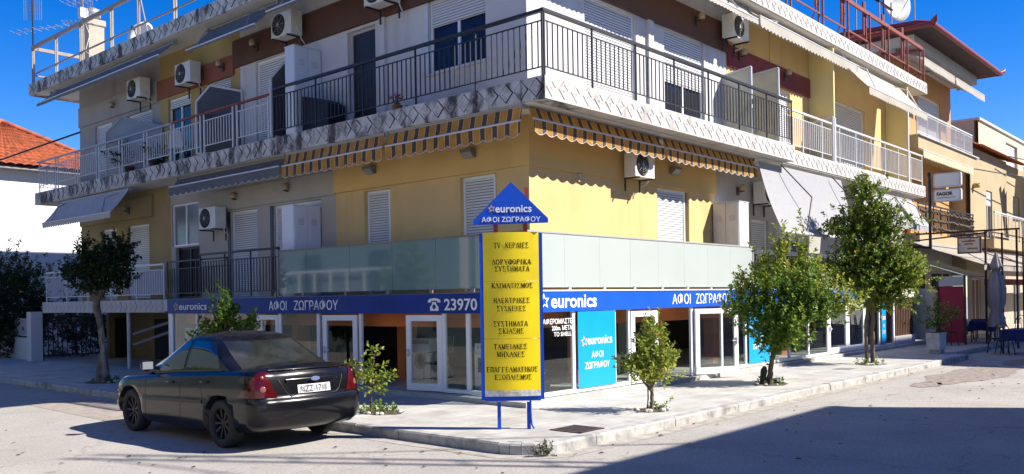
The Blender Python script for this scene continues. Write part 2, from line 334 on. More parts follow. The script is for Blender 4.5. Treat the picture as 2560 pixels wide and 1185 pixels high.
# gutter strip along the kerb
gt = MB(); off = [p + Vector((0, 0, .004)) for p in path[:-5]]
row = []
for i, p in enumerate(off):
    d = (off[min(i + 1, len(off) - 1)] - off[max(i - 1, 0)]).normalized(); nn = Vector((d.y, -d.x, 0)); row.append([p - nn * .02, p + nn * .26])
gt.grid(row, smooth=False)
tag(gt.build('gutter', M('gutter_concrete', (.34, .31, .27), .9, var=.25, vs_=5, bump=.3, bs=60, dirt=.6, dcol=(.17, .14, .1), ds=3, stretch=(1, 1, 1))), kind='structure')
pa = MB()
def blob(cx, cy, rx, ry, z, n=26, jit=.18, rnd=R):
    k = [1 + rnd.uniform(-jit, jit) for _ in range(n)]
    return [(cx + rx * k[i] * math.cos(2 * math.pi * i / n), cy + ry * k[i] * math.sin(2 * math.pi * i / n), z) for i in range(n)]
for i_, (cx, cy, rx, ry) in enumerate(((11.2, -4.1, 2.6, .75), (8.1, -3.9, .6, .3), (15.6, -4.2, 1.4, .4))):
    q = blob(cx, cy, rx, ry, .0055); pa.add(q, [tuple(range(len(q)))])
tag(pa.build('road_patch', M('worn_patch', (.24, .205, .175), .9, var=.35, vs_=7, bump=.5, bs=50)), kind='structure')
pb = MB(); pb.add([(-4.9, 4.6, .004), (-3.5, 4.6, .004), (-3.5, 9.2, .004), (-4.75, 9.2, .004)], [(0, 1, 2, 3)])
tag(pb.build('road_trench', M('trench_fill', (.3, .26, .225), .9, var=.2, vs_=6, bump=.4)), kind='structure')

# ---------------------------------------------------------------- the corner apartment building
def pt(f, a, d, z): return (a, -d, z) if f == 'R' else (-d, a, z)
def fb(mb, f, a0, a1, d0, d1, z0, z1, mat=0):
    p, q = pt(f, a0, d0, z0), pt(f, a1, d1, z1); return mb.box(p[0], q[0], p[1], q[1], z0, z1, mat)
def wall(mb, f, a0, a1, z0, z1, d, ops, depth=.14, mat=0):
    As = sorted({a0, a1} | {o[0] for o in ops} | {o[1] for o in ops}); Zs = sorted({z0, z1} | {o[2] for o in ops} | {o[3] for o in ops})
    As = [a for a in As if a0 <= a <= a1]; Zs = [z for z in Zs if z0 <= z <= z1]
    for i in range(len(As) - 1):
        for j in range(len(Zs) - 1):
            ca, cz = (As[i] + As[i + 1]) / 2, (Zs[j] + Zs[j + 1]) / 2
            if any(o[0] < ca < o[1] and o[2] < cz < o[3] for o in ops): continue
            mb.add([pt(f, As[i], d, Zs[j]), pt(f, As[i + 1], d, Zs[j]), pt(f, As[i + 1], d, Zs[j + 1]), pt(f, As[i], d, Zs[j + 1])], [(0, 1, 2, 3)], mat)
    for o in ops:
        c = [(o[0], o[2]), (o[1], o[2]), (o[1], o[3]), (o[0], o[3])]
        for k in range(4):
            p, q = c[k], c[(k + 1) % 4]
            mb.add([pt(f, p[0], d, p[1]), pt(f, q[0], d, q[1]), pt(f, q[0], d - depth, q[1]), pt(f, p[0], d - depth, p[1])], [(0, 1, 2, 3)], mat)
def facing(mb, f, a0, a1, d, z0, z1, per=.34, mat=0, g=1):
    n = max(1, round((a1 - a0) / per)); mb.add([pt(f, a0, d + .0015, z0), pt(f, a1, d + .0015, z0), pt(f, a1, d + .0015, z1), pt(f, a0, d + .0015, z1)], [(0, 1, 2, 3)], mat); w = (a1 - a0) / n; zc = (z0 + z1) / 2; H = (z1 - z0) / 2
    for i in range(n):
        ac = a0 + (i + .5) * w
        def ring(k, dd): return [pt(f, ac - w / 2 * k, d + dd, zc), pt(f, ac, d + dd, zc - H * k), pt(f, ac + w / 2 * k, d + dd, zc), pt(f, ac, d + dd, zc + H * k)]
        rs = [ring(1.0, .002), ring(.84, .014), ring(.62, .014), ring(.5, .004)]
        for k_, (p, q) in enumerate(zip(rs, rs[1:])): mb.add(p + q, [(j, (j + 1) % 4, 4 + (j + 1) % 4, 4 + j) for j in range(4)], g if k_ == 0 else mat)
        s = ring(.3, .003); mb.add(s + [pt(f, ac, d + .018, zc)], [(j, (j + 1) % 4, 4) for j in range(4)], mat)
def shutter(mb, f, a0, a1, z0, z1, d, pitch=.055, mat=0):
    n = int((z1 - z0) / pitch); rows = []
    for i in range(n + 1):
        z = z1 - i * pitch
        for dz, dd in ((0, 0), (-pitch * .12, .012), (-pitch * .8, .012)):
            if z + dz >= z0: rows.append([pt(f, a0, d + dd, z + dz), pt(f, a1, d + dd, z + dz)])
    rows.append([pt(f, a0, d, z0), pt(f, a1, d, z0)])
    for r0, r1, k_ in zip(rows, rows[1:], range(9999)): mb.grid([r0, r1], 1 if k_ % 3 == 2 else mat, smooth=False)
def window(par, f, a0, a1, z0, z1, d, kind='shutter', part=1., mat=None, fr=.05, split=True, dark=None):
    """frame + rolling shutter (part = how far it is down) + pane behind"""
    w = MB()
    fb(w, f, a0, a0 + fr, d - .02, d + .03, z0, z1); fb(w, f, a1 - fr, a1, d - .02, d + .03, z0, z1); fb(w, f, a0 + fr, a1 - fr, d - .02, d + .03, z1 - fr, z1)
    if part < .98:
        fb(w, f, a0 + fr, a1 - fr, d - .02, d + .03, z0, z0 + fr)
        if split: fb(w, f, (a0 + a1) / 2 - .03, (a0 + a1) / 2 + .03, d - .02, d + .028, z0 + fr, z1 - fr)
    o = w.build('window', mat or mPVC, par)
    zs = z1 - fr - (z1 - fr - z0) * part
    if part > .02:
        s = MB(); shutter(s, f, a0 + fr, a1 - fr, zs, z1 - fr, d + (.0 if part > .98 else .035)); s.build('shutter', [mSHUT, M('shutter_gap', (.2, .2, .21), .7, var=0)], o)
    if part < .98:
        p = MB(); fb(p, f, a0 + fr, a1 - fr, d - .012, d - .004, z0 + fr, z1 - fr); p.build('pane', dark or mGLD, o)
    return o
def railing(par, f, a0, a1, d, z0, zt, mat, sp=.135, post=1.5, gap=.18, rail=.05, railh=.04, low=.16, name='balcony_railing', rmat=None, double=False, ps=.03):
    m = MB(); n = max(1, round((a1 - a0) / post)); L = (a1 - a0) / n; r2 = 1 if rmat else 0
    fb(m, f, a0, a1, d - rail, d + .01, zt - railh, zt, r2)
    for i in range(n + 1):
        a = a0 + i * L
        for s_ in ((-.09, .09) if double else (0,)):
            if a0 - .01 <= a + s_ <= a1 + .01: fb(m, f, a + s_ - ps / 2, a + s_ + ps / 2, d - .035, d - .005, z0, zt - railh)
        if i < n:
            b0, b1 = a + (.12 if double else 0), a + L - (.12 if double else 0)
            fb(m, f, b0, b1, d - .03, d - .01, zt - gap - .02, zt - gap); fb(m, f, b0, b1, d - .03, d - .01, z0 + low, z0 + low + .02)
            k = max(1, round((b1 - b0) / sp))
            for j in range(k + (1 if double else 0)):
                if j == 0 and not double: continue
                x = b0 + (b1 - b0) * j / k
                fb(m, f, x - .009, x + .009, d - .03, d - .012, z0 + low + .02, zt - gap - .02)
    return m.build(name, [mat] + ([rmat] if rmat else []), par)
BLD = thing('apartment_building', 'three storey corner apartment building with yellow first floor and shop on the ground floor', 'building', (10, 10, 0))
zS1, zS2b, zS2, zRb, zRf = 2.06, 5.30, 5.69, 9.0, 9.38
WL, WR = -.85, -.75       # wall planes (d) on the left and right street sides
# inner core that keeps daylight out of the rooms
c = MB(); c.box(1.1, 21.7, 1.0, 19.6, 2.07, 8.99); c.build('core', M('core_grey', (.2, .19, .18), .9, var=0), BLD)
# slabs
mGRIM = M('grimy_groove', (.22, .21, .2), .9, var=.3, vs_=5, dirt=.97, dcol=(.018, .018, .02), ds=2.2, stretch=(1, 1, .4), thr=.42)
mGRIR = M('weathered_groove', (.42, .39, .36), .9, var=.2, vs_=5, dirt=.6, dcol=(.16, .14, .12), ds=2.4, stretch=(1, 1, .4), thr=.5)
s1 = MB(); s1.box(-.1, 21.8, .02, 12.6, 1.76, 2.06); s1.build('first_slab', mCEIL, BLD)
s1b = MB(); s1b.box(-.1, 6, 12.6, 20.7, 1.72, 2.06); facing(s1b, 'L', 12.6, 20.7, .1, 1.73, 2.05, .3); s1b.build('balcony_slab', [M('slab_grey_white', (.5, .49, .47), .85, var=.08, vs_=4, dirt=.4, dcol=(.25, .24, .23), ds=2), mGRIR], BLD)
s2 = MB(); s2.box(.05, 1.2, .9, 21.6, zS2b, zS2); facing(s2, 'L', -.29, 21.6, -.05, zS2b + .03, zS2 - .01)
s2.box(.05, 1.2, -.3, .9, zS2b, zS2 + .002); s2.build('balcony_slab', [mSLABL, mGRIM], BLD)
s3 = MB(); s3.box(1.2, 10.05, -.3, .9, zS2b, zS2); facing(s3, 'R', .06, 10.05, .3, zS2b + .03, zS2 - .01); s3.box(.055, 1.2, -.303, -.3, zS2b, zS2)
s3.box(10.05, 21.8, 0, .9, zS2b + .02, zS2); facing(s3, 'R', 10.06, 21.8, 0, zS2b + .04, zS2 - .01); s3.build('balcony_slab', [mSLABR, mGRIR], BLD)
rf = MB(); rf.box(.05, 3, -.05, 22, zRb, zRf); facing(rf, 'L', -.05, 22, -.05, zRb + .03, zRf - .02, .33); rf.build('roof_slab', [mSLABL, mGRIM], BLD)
rf = MB(); rf.box(3, 22, -.05, 22, zRb, zRf); facing(rf, 'R', .06, 22, .05, zRb + .03, zRf - .02, .33); rf.box(.052, 3, -.053, -.05, zRb, zRf); rf.build('roof_slab', [mSLABR, mGRIR], BLD)
cl = MB(); cl.box(.09, 21.9, 0, 21.5, zRb - .012, zRb - .004); cl.build('ceiling', mCEIL, BLD)
cl = MB(); cl.box(.09, 1.05, .0, 21.5, zS2b - .012, zS2b - .004); cl.box(1.05, 21.7, .02, .72, zS2b - .012, zS2b - .004); cl.build('ceiling', mCEIL, BLD)
# ---- first floor, left street
oL1 = [(1.56, 2.52, 2.1, 4.32), (4.6, 5.45, 2.1, 4.32)]
w = MB(); wall(w, 'L', .75, 6.45, 2.06, zS2b, WL, oL1); w.build('wall', mYEL, BLD)
w = MB(); fb(w, 'L', .69, 6.45, WL, WL + .06, 4.37, zS2b); fb(w, 'R', .85, 7.77, WR, WR + .06, 4.37, zS2b); w.build('beam', mYELB, BLD)
for a0, a1, z0, z1 in oL1: window(BLD, 'L', a0 + .1, a1, z0, z1, WL - .12)
oG = [(12.5, 13.95, 3.54, 4.72), (12.45, 13.75, 2.1, 3.5), (9.63, 10.87, 2.1, 4.29), (7.0, 8.93, 2.1, 4.29)]
w = MB(); wall(w, 'L', 6.45, 14.0, 2.06, zS2b, WL, oG); fb(w, 'L', 6.45, 11.5, WL, WL + .05, 4.35, 4.88); w.build('wall', M('grey_white_plaster_shaded', (.4, .365, .32), .85, var=.05, vs_=1.5, bump=.1, bs=150, dirt=.35, dcol=(.2, .19, .18), ds=.8), BLD)  # grey white paint with the left street shade mixed into its colour
window(BLD, 'L', 9.63, 10.87, 2.1, 4.29, WL - .1); window(BLD, 'L', 7.0, 8.93, 2.1, 4.29, WL - .1)
window(BLD, 'L', 12.5, 13.95, 3.54, 4.72, WL - .08, part=0, dark=M('frosted_pane', (.16, .17, .18), .25, var=.1))
window(BLD, 'L', 12.45, 13.75, 2.1, 3.5, WL - .12, part=0, mat=mBLK, dark=mDARK)
for a_ in (10.87, 8.93): p = MB(); fb(p, 'L', a_, a_ + .12, WL + .001, WL + .02, 2.1, 4.3); p.build('dark_jamb', M('dark_jamb', (.035, .035, .05), .5, var=.1), BLD)
oY2 = [(15.3, 16.66, 2.1, 4.31), (17.4, 18.45, 2.1, 4.31)]
w = MB(); wall(w, 'L', 14.0, 19.9, 2.06, zS2b, WL, oY2); fb(w, 'L', 15.0, 19.9, WL, WL + .07, 4.5, 5.1); w.box(.85, 4, 19.9, 19.94, 2.06, zS2b); w.build('wall', M('yellow_plaster_shaded', (.32, .23, .1), .85, var=.1, vs_=1.2, dirt=.4, dcol=(.25, .18, .1), ds=.9), BLD)  # darker copy of the yellow plaster, shade worked into the colour
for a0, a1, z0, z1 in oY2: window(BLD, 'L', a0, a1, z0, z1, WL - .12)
# ---- second floor, left street
oW = [(1.77, 3.34, 6.5, 7.98), (5.0, 5.95, 5.75, 7.88), (8.2, 9.6, 5.75, 7.92)]
w = MB(); wall(w, 'L', .75, 10.3, zS2, zRb, WL, oW); fb(w, 'L', 4.62, 4.78, WL, WL + .08, zS2, 7.93); w.build('wall', mWHT, BLD)
w = MB(); fb(w, 'L', .70, 10.55, WL, WL + .07, 7.94, 8.62); w.build('band', mBROWN, BLD)
window(BLD, 'L', 1.77, 3.34, 6.5, 7.98, WL - .1, part=.36, dark=M('curtain_window', (.012, .013, .04), .25, var=.35, vs_=9, spec=.2))
sill = MB(); fb(sill, 'L', 1.7, 3.41, WL - .1, WL + .05, 6.45, 6.49); fb(sill, 'L', 3.34, 3.44, WL + .001, WL + .02, 6.5, 7.93); sill.build('sill', M('marble', (.55, .55, .57), .4, var=.1, vs_=8), BLD)
window(BLD, 'L', 5.0, 5.95, 5.75, 7.88, WL - .13, part=0, split=False, mat=M('marble_frame', (.4, .4, .42), .5, var=.1, vs_=8), dark=M('dark_door', (.02, .014, .012), .4, var=.2))
window(BLD, 'L', 8.2, 9.6, 5.75, 7.92, WL - .1)
oV = [(12.8, 14.05, 5.75, 7.7), (10.75, 11.9, 5.75, 7.9)]
w = MB(); wall(w, 'L', 10.3, 14.5, zS2, zRb, WL, oV); w.build('wall', M('yellow_plaster_dimmed', (.4, .28, .1), .85, var=.08, vs_=1.2, dirt=.3, dcol=(.3, .22, .1), ds=.9), BLD)  # yellow lowered so the paint itself carries the left side's shade
w = MB(); fb(w, 'L', 10.57, 14.6, WL, WL + .05, 7.78, 8.3); w.build('band', mRUST, BLD)
window(BLD, 'L', 12.8, 14.05, 5.75, 7.7, WL - .1, part=.12); window(BLD, 'L', 10.75, 11.9, 5.75, 7.9, WL - .1, part=.15)
oX = [(15.0, 16.6, 5.75, 7.62), (17.6, 18.8, 5.75, 7.62)]
w = MB(); wall(w, 'L', 14.5, 19.9, zS2, zRb, WL, oX); w.box(.85, 4, 19.9, 19.94, zS2, zRb); fb(w, 'L', 14.6, 19.9, WL, WL + .06, 7.72, 8.35); w.build('wall', M('grey_plaster_far_shaded', (.33, .305, .28), .85, var=.06, vs_=1.5, dirt=.4, dcol=(.15, .14, .13), ds=.8), BLD)  # grey paint deepened to include the shade at the far end
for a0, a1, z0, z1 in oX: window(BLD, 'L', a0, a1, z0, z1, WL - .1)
# ---- first floor, right street
w = MB(); wall(w, 'R', .85, 7.77, 2.06, zS2b, WR, [(5.2, 6.56, 2.1, 4.33)]); w.build('wall', mYEL, BLD)
window(BLD, 'R', 5.2, 6.46, 2.1, 4.33, WR - .08)
j = MB(); fb(j, 'R', 2.3, 2.44, WR, WR + .04, 4.2, 4.36); j.build('junction_box', M('box_beige', (.5, .42, .25), .6, var=0), BLD)
w = MB(); wall(w, 'R', 7.77, 21.7, 2.06, zS2b, WR, [(11.2, 13.2, 2.1, 4.3), (9.7, 10.7, 2.1, 3.9), (16, 18, 2.1, 4.3)]); w.build('wall', mGRY, BLD)
window(BLD, 'R', 9.7, 10.7, 2.1, 3.9, WR - .1); window(BLD, 'R', 11.2, 13.2, 2.1, 4.3, WR - .1, part=.4); window(BLD, 'R', 16, 18, 2.1, 4.3, WR - .1, part=.2)
# ---- second floor, right street
oR = [(2.62, 4.45, 5.75, 7.95), (5.58, 7.37, 5.75, 7.95)]
w = MB(); wall(w, 'R', .85, 8.45, zS2, zRb, WR, oR); fb(w, 'R', 4.85, 5.05, WR, WR + .07, zS2, 7.93); w.build('wall', mWHT, BLD)
w = MB(); fb(w, 'R', .78, 8.47, WR, WR + .07, 7.94, 8.62); w.build('band', mBROWN, BLD)
window(BLD, 'R', 2.62, 4.45, 5.75, 7.95, WR - .1); window(BLD, 'R', 5.58, 7.37, 5.75, 7.95, WR - .1, part=.53)
w = MB(); wall(w, 'R', 8.45, 21.7, zS2, zRb, WR, [(11.3, 12.2, 5.75, 7.56), (9.0, 10.2, 5.75, 7.56), (15, 18, 5.75, 7.9)]); fb(w, 'R', 10.9, 11.0, WR, WR + .03, 8.16, 8.98); w.build('wall', mYEL, BLD)
w = MB(); fb(w, 'R', 8.5, 13.46, WR, WR + .06, 7.62, 8.15); w.build('band', mMARO, BLD)
window(BLD, 'R', 11.3, 12.2, 5.75, 7.56, WR - .1); window(BLD, 'R', 9.0, 10.2, 5.75, 7.56, WR - .1, part=.2); window(BLD, 'R', 15, 18, 5.75, 7.9, WR - .1)
mPART = M('partition_yellow', (.66, .56, .26), .85, var=.05, vs_=1.2, dirt=.2, dcol=(.45, .38, .18), ds=.8)
for x_, h_ in ((13.48, 6.95), (20.0, 8.6)): w = MB(); w.box(x_, x_ + .08, .02, .74, zS2, zRb); w.box(x_ - .01, x_ + .09, .0, .02, zS2, h_, 1); w.build('partition_wall', [mPART, mWMET], BLD)
# ---- balcony railings
railing(BLD, 'R', .06, 9.98, .27, zS2, 6.83, mBLK, .135, 1.42, .19, .06, .055, .15)
railing(BLD, 'L', -.26, 7.72, -.08, zS2, 6.83, mBLK, .135, 1.6, .19, .06, .055, .15)
railing(BLD, 'L', 7.84, 12.4, -.08, zS2, 6.74, mWMET, .13, 1.55, .2, .05, .05, .2, rmat=mRED, double=True, ps=.035)
railing(BLD, 'L', 12.4, 21.4, -.08, zS2, 6.72, mWMET, .13, 1.55, .2, .05, .05, .2, rmat=mGMET, double=True, ps=.035)
m_ = railing(BLD, 'R', 10.1, 21.6, -.03, zS2 - .02, 6.78, mWMET, .125, 1.3, .19, .05, .05, .18, ps=.04)
# end returns of the white railings
e = MB()
for k in range(7): e.box(.12 + k * .12, .138 + k * .12, 21.4, 21.418, 5.89, 6.5)
e.box(.05, .9, 21.4, 21.43, 6.67, 6.72); e.box(.05, .9, 21.4, 21.42, 6.5, 6.52); e.box(.05, .9, 21.4, 21.42, 5.87, 5.89); e.build('balcony_railing', mWMET, BLD)
railing(BLD, 'L', 7.28, 10.68, .14, 2.1, 3.18, mBLK, .125, 1.1, .2, .05, .05, .1); railing(BLD, 'L', 9.5, 12.45, .09, 2.14, 3.06, mBLK, .125, 1.5, .2, .05, .04, .06)
railing(BLD, 'L', 12.7, 20.5, .06, 2.06, 3.02, mWMET, .13, 1.5, .16, .05, .05, .14, ps=.035)
sc_ = MB(); fb(sc_, 'L', 12.7, 14.7, .0, .012, 2.2, 2.88); sc_.build('privacy_canvas', M('canvas_grey_blue', (.34, .36, .42), .9, var=.06), BLD)
railing(BLD, 'R', 8.32, 19.5, -.02, 2.06, 3.04, mBLK, .125, 1.5, .12, .05, .1, .14, rmat=mWMET)
# glass balustrade above the fascia
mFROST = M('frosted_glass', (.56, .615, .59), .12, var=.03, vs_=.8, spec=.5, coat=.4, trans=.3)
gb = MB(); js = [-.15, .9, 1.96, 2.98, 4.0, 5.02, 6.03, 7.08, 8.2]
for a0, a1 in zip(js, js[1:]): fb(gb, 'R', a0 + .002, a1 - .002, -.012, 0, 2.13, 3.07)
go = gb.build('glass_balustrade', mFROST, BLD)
gr = MB(); fb(gr, 'R', -.17, 8.22, -.03, .012, 3.07, 3.1); fb(gr, 'R', 8.2, 8.24, -.03, .014, 2.1, 3.07)
for a in js: fb(gr, 'R', a + .1, a + .18, -.02, .01, 2.08, 2.15)
gr.build('top_rail', M('rail_grey', (.4, .39, .38), .5, .2, var=.05), go)
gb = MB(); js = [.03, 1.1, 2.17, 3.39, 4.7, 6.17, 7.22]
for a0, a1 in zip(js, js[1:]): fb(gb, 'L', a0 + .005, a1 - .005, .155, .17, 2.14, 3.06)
go = gb.build('glass_balustrade', M('frosted_glass_shade', (.16, .25, .26), .05, var=.03, vs_=.8, spec=.9, coat=.8, trans=.15), BLD)  # darker copy of the frosted glass, shade put into its colour
gr = MB(); fb(gr, 'L', -.012, 7.24, .14, .19, 3.06, 3.09); fb(gr, 'L', 7.2, 7.24, .14, .185, 2.08, 3.06)
for a in js: fb(gr, 'L', a + .1, a + .18, .15, .18, 2.07, 2.16)
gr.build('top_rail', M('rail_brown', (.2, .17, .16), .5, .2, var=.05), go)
# ---- shop at street level
st = MB(); st.prism([(-.42, -.18), (22, -.12), (22, 6), (-.18, 12.4), (-.3, 3)], (0, 0, .06), X, Y, .165); st.build('shop_step', M('step_concrete', (.42, .4, .37), .85, var=.2, vs_=4, bump=.4, bs=30, dirt=.6, dcol=(.2, .19, .18), ds=2, stretch=(1, 1, 1)), BLD)
fl = MB(); fl.box(.12, 18.3, .1, 6, .232, .24); fl.box(.0, 6, 6, 12.3, .232, .24); fl.build('shop_floor', mTILEF, BLD)
bk = MB(); bk.box(4.8, 18.4, 5, 5.1, .24, 1.76); bk.box(4.6, 4.7, 5.1, 12.3, .24, 1.76); bk.box(18.3, 18.4, .12, 5, .24, 1.75); bk.box(-.05, 6, 12.25, 12.35, .24, 1.75); bk.build('shop_back_wall', M('shop_dark_wall', (.05, .042, .04), .8, var=.3, vs_=1), BLD)
oh = MB(); oh.box(.28, 18.3, .28, .36, 1.42, 1.755); oh.box(.28, .36, .36, 12.2, 1.42, 1.755)
for x, y in ((.5, 1.0), (2.55, 1.0), (1.2, 4.6), (6.1, 1.4), (8.6, 1.3), (10.9, 1.0), (12.4, 1.2), (1.0, 8.2)): oh.box(x, x + .35, y, y + .25, .24, 1.75)
oh.box(4.0, 4.9, 3.9, 4.0, .24, 1.75); oh.box(8.0, 9.2, 4.6, 4.7, .24, 1.75)
oh.build('shop_bulkhead', mORNG, BLD)
def bar(f, a0, a1, z0=.24, z1=1.72, d0=-.05, d1=.0): mf = MB(); fb(mf, f, a0, a1, d0, d1, z0, z1); mf.build('mullion', mPVC, BLD)
for a0, a1 in ((.02, .1), (1.1, 1.19), (2.38, 2.45), (2.88, 2.95), (5.26, 5.36), (6.6, 6.68), (7.78, 7.86), (9.0, 9.1), (10.2, 10.28), (11.4, 11.48), (12.72, 12.8), (15.62, 15.7), (16.85, 16.93), (17.35, 17.42), (18.2, 18.3)): bar('R', a0, a1)
for a0, a1 in ((1.4, 1.49), (2.02, 2.1), (4.44, 4.52), (5.84, 5.94), (7.26, 7.36), (8.14, 8.22), (9.6, 9.68), (10.9, 10.98)): bar('L', a0, a1, d0=.05, d1=.1)
bar('L', 12.14, 12.36, d0=.02, d1=.11)
for a0, a1 in ((.1, 2.88), (5.36, 12.8), (15.7, 18.2)): mf = MB(); fb(mf, 'R', a0, a1, -.06, .02, .24, .31); mf.build('shopfront_sill', mPVC, BLD)
for a0, a1 in ((-.0, 2.02), (5.52, 7.3), (8.2, 12.15)): mf = MB(); fb(mf, 'L', a0, a1, .04, .12, .24, .31); mf.build('shopfront_sill', mPVC, BLD)
for a0, a1 in ((.1, 1.1), (1.19, 2.38), (2.45, 2.88), (5.36, 6.6), (6.68, 7.78), (7.86, 9.0), (9.1, 10.2), (10.28, 11.4), (11.48, 12.72), (15.7, 16.85), (16.93, 17.35), (17.42, 18.2)): gl = MB(); fb(gl, 'R', a0, a1, -.03, -.022, .31, 1.72); gl.build('shop_glass', mGLS, BLD)
for a0, a1 in ((.05, 1.4), (1.49, 2.02), (5.94, 7.26), (8.22, 9.6), (9.68, 10.9), (10.98, 12.14)): gl = MB(); fb(gl, 'L', a0, a1, .07, .078, .31, 1.72); gl.build('shop_glass', mGLS, BLD)
def leaf(f, hinge, a1, ang, z0=.25, z1=1.66, hd=0., fr=.11, handle=True):
    """glazed door leaf hinged at (hinge,d=hd), swung outwards by ang"""
    P0 = Vector(pt(f, hinge, hd, 0)); U0 = (Vector(pt(f, a1, hd, 0)) - P0); L = U0.length; U0.normalize(); N = Vector(pt(f, 0, 1, 0))
    u = U0 * math.cos(ang) + N * math.sin(ang); n = N * math.cos(ang) - U0 * math.sin(ang)
    m = MB()
    def q(b0, b1, c0, c1, t=.025): m.obox(P0 + u * (b0 + b1) / 2 + Z * (c0 + c1) / 2, u, n, Z, (b1 - b0) / 2, t, (c1 - c0) / 2)
    q(0, fr, z0, z1); q(L - fr, L, z0, z1); q(fr, L - fr, z1 - fr, z1); q(fr, L - fr, z0, z0 + fr * 1.25)
    d = m.build('door', mPVC, BLD)
    m = MB(); q(fr, L - fr, z0 + fr * 1.25, z1 - fr, .004); m.build('pane', mGLS, d)
    if handle:
        m = MB(); c = P0 + u * (L - fr / 2) + n * .045 + Z * .95; m.obox(c - u * .05, u, n, Z, .07, .012, .012); m.obox(c, u, n, Z, .02, .02, .07); m.build('handle', mWMET, d)
leaf('R', 2.95, 3.78, math.radians(6)); leaf('R', 5.36, 6.5, math.radians(24), hd=.04); leaf('R', 14.2, 12.8, 0, fr=.13, hd=-.02); leaf('R', 14.22, 15.6, 0, fr=.13, hd=-.02)
leaf('L', 2.1, 2.95, math.radians(8), hd=.1); leaf('L', 4.56, 5.45, math.radians(14), hd=.1); leaf('L', 8.12, 7.37, 0, hd=.08)
# ---- pilotis under the left part
w = MB(); w.box(2.6, 2.8, 12.4, 20.6, .13, 1.72); w.box(.9, 1.2, 12.45, 12.8, .13, 1.72, 0); w.box(2.5, 2.6, 13.6, 15.2, .13, 1.5, 1); w.box(2.5, 2.6, 16.0, 18.4, .13, 1.45, 1); w.box(2.0, 2.3, 15.4, 15.7, .13, 1.72); w.box(1.9, 6, 20.4, 20.6, .13, 1.72); w.box(2.1, 3.4, 20.36, 20.4, .14, 1.5, 1)  # slot one: black panels painted as shaded openings
w.build('wall', [M('ochre_plaster', (.2, .145, .075), .9, var=.15, vs_=2, dirt=.5, dcol=(.15, .11, .07), ds=1), mDARK], BLD)
w = MB(); w.tube([(-.05, 14.75, .13), (-.05, 14.75, 1.8)], .05, 10); w.build('post', M('white_post', (.5, .5, .5), .6, var=.2, vs_=9, dirt=.4, ds=6), BLD)
w = MB(); w.bar((.5, 12.5, 1.6), (.2, 15.0, 1.1), .05, .07); w.bar((.5, 12.5, 1.35), (.2, 15.0, .8), .05, .07); w.build('stair_rail', M('stair_rail_grey', (.14, .14, .15), .6, var=.2, vs_=8), BLD)
# ---------------------------------------------------------------- shop signs
def star_ring(mb, o, ux, uy, r, mat=0, t=.01):
    o, ux, uy = Vector(o), Vector(ux), Vector(uy); nn = ux.cross(uy) * t
    a, b = [], []
    for k in range(10):
        an = math.pi / 2 + k * math.pi / 5 + .12; q = 1 if k % 2 == 0 else .46
        d = ux * math.cos(an) + uy * math.sin(an); a.append(o + nn + d * r * q); b.append(o + nn + d * r * q * .6)
    mb.add(a + b, [(k, (k + 1) % 10, 10 + (k + 1) % 10, 10 + k) for k in range(10)], mat)
fsL = thing('shop_sign', 'long blue fascia sign in the shade left of the corner with a telephone number', 'shop sign', (-.13, 6.6, 1.69))
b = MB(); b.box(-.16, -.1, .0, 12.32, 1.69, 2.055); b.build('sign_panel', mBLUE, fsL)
lt = MB(); oX_ = -.163
lt.text('euronics', (oX_, 11.69, 1.785), -Y, Z, 1.36, .17, 0, .006); lt.build('lettering', mWTXT, fsL); lt = MB()
lt.text('ΑΦΟΙ', (oX_, 7.63, 1.76), -Y, Z, .69, .22, 0, .003); lt.build('lettering', mWTXT, fsL); lt = MB(); lt.text('ΖΩΓΡΑΦΟΥ', (oX_, 6.66, 1.76), -Y, Z, 1.55, .22, 0, .003); lt.build('lettering', mWTXT, fsL); lt = MB(); lt.text('23970', (oX_, 1.97, 1.745), -Y, Z, .83, .215, 0, .014); lt.build('lettering', mWTXT, fsL); lt = MB()
def ph(pts): return [(p[0] * .33, p[1] * .23) for p in pts]
lt.prism(ph([(.16, .0), (.84, 0), (.84, .3), (.66, .55), (.66, .7), (.34, .7), (.34, .55), (.16, .3)]), (oX_, 2.4, 1.74), -Y, Z, .006)
lt.prism(ph([(0, .68), (.0, .84), (.16, .97), (.5, 1.03), (.84, .97), (1, .84), (1, .68), (.78, .66), (.76, .8), (.24, .8), (.22, .66)]), (oX_, 2.4, 1.74), -Y, Z, .006)
lt.build('telephone_symbol', mWTXT, fsL)
lt = MB(); star_ring(lt, (oX_, 11.84, 1.87), -Y, Z, .13); lt.build('star_emblem', mGOLD, fsL)
dl = MB(); dl.lathe([(.0, 0), (.045, 0), (.045, .009)], (oX_ - .0, 2.235, 1.815), 14, axis=(-1, 0, 0)); dl.build('telephone_dial', mBLUE, fsL)
fsR = thing('shop_sign', 'sunlit blue fascia sign right of the corner with white store lettering', 'shop sign', (7.5, -.03, 1.69))
b = MB(); b.box(-.1, 15.2, -.04, .018, 1.70, 2.06); b.build('sign_panel', M('sign_blue_sun', (.008, .085, .5), .35, var=.12, vs_=1.5, spec=.5), fsR)  # brighter copy of the fascia blue, sunlight put into the paint
oy = -.043
def word(par, mat, *a): w_ = MB(); w_.text(*a); return w_.build('lettering', mat, par)
for a in (('euronics', (.44, oy, 1.765), X, Z, 1.34, .235, 0, .022), ('ΑΦΟΙ', (4.44, oy, 1.765), X, Z, .74, .23, 0, .006), ('ΖΩΓΡΑΦΟΥ', (5.41, oy, 1.765), X, Z, 1.58, .23, 0, .006)): word(fsR, mWTXT, *a)
lt = MB(); star_ring(lt, (.25, oy, 1.885), X, Z, .15); lt.build('star_emblem', mWTXT, fsR)
tr_ = MB(); tr_.box(-.1, 15.2, -.055, .0, 2.06, 2.085); tr_.build('trim', mPVC, fsR)
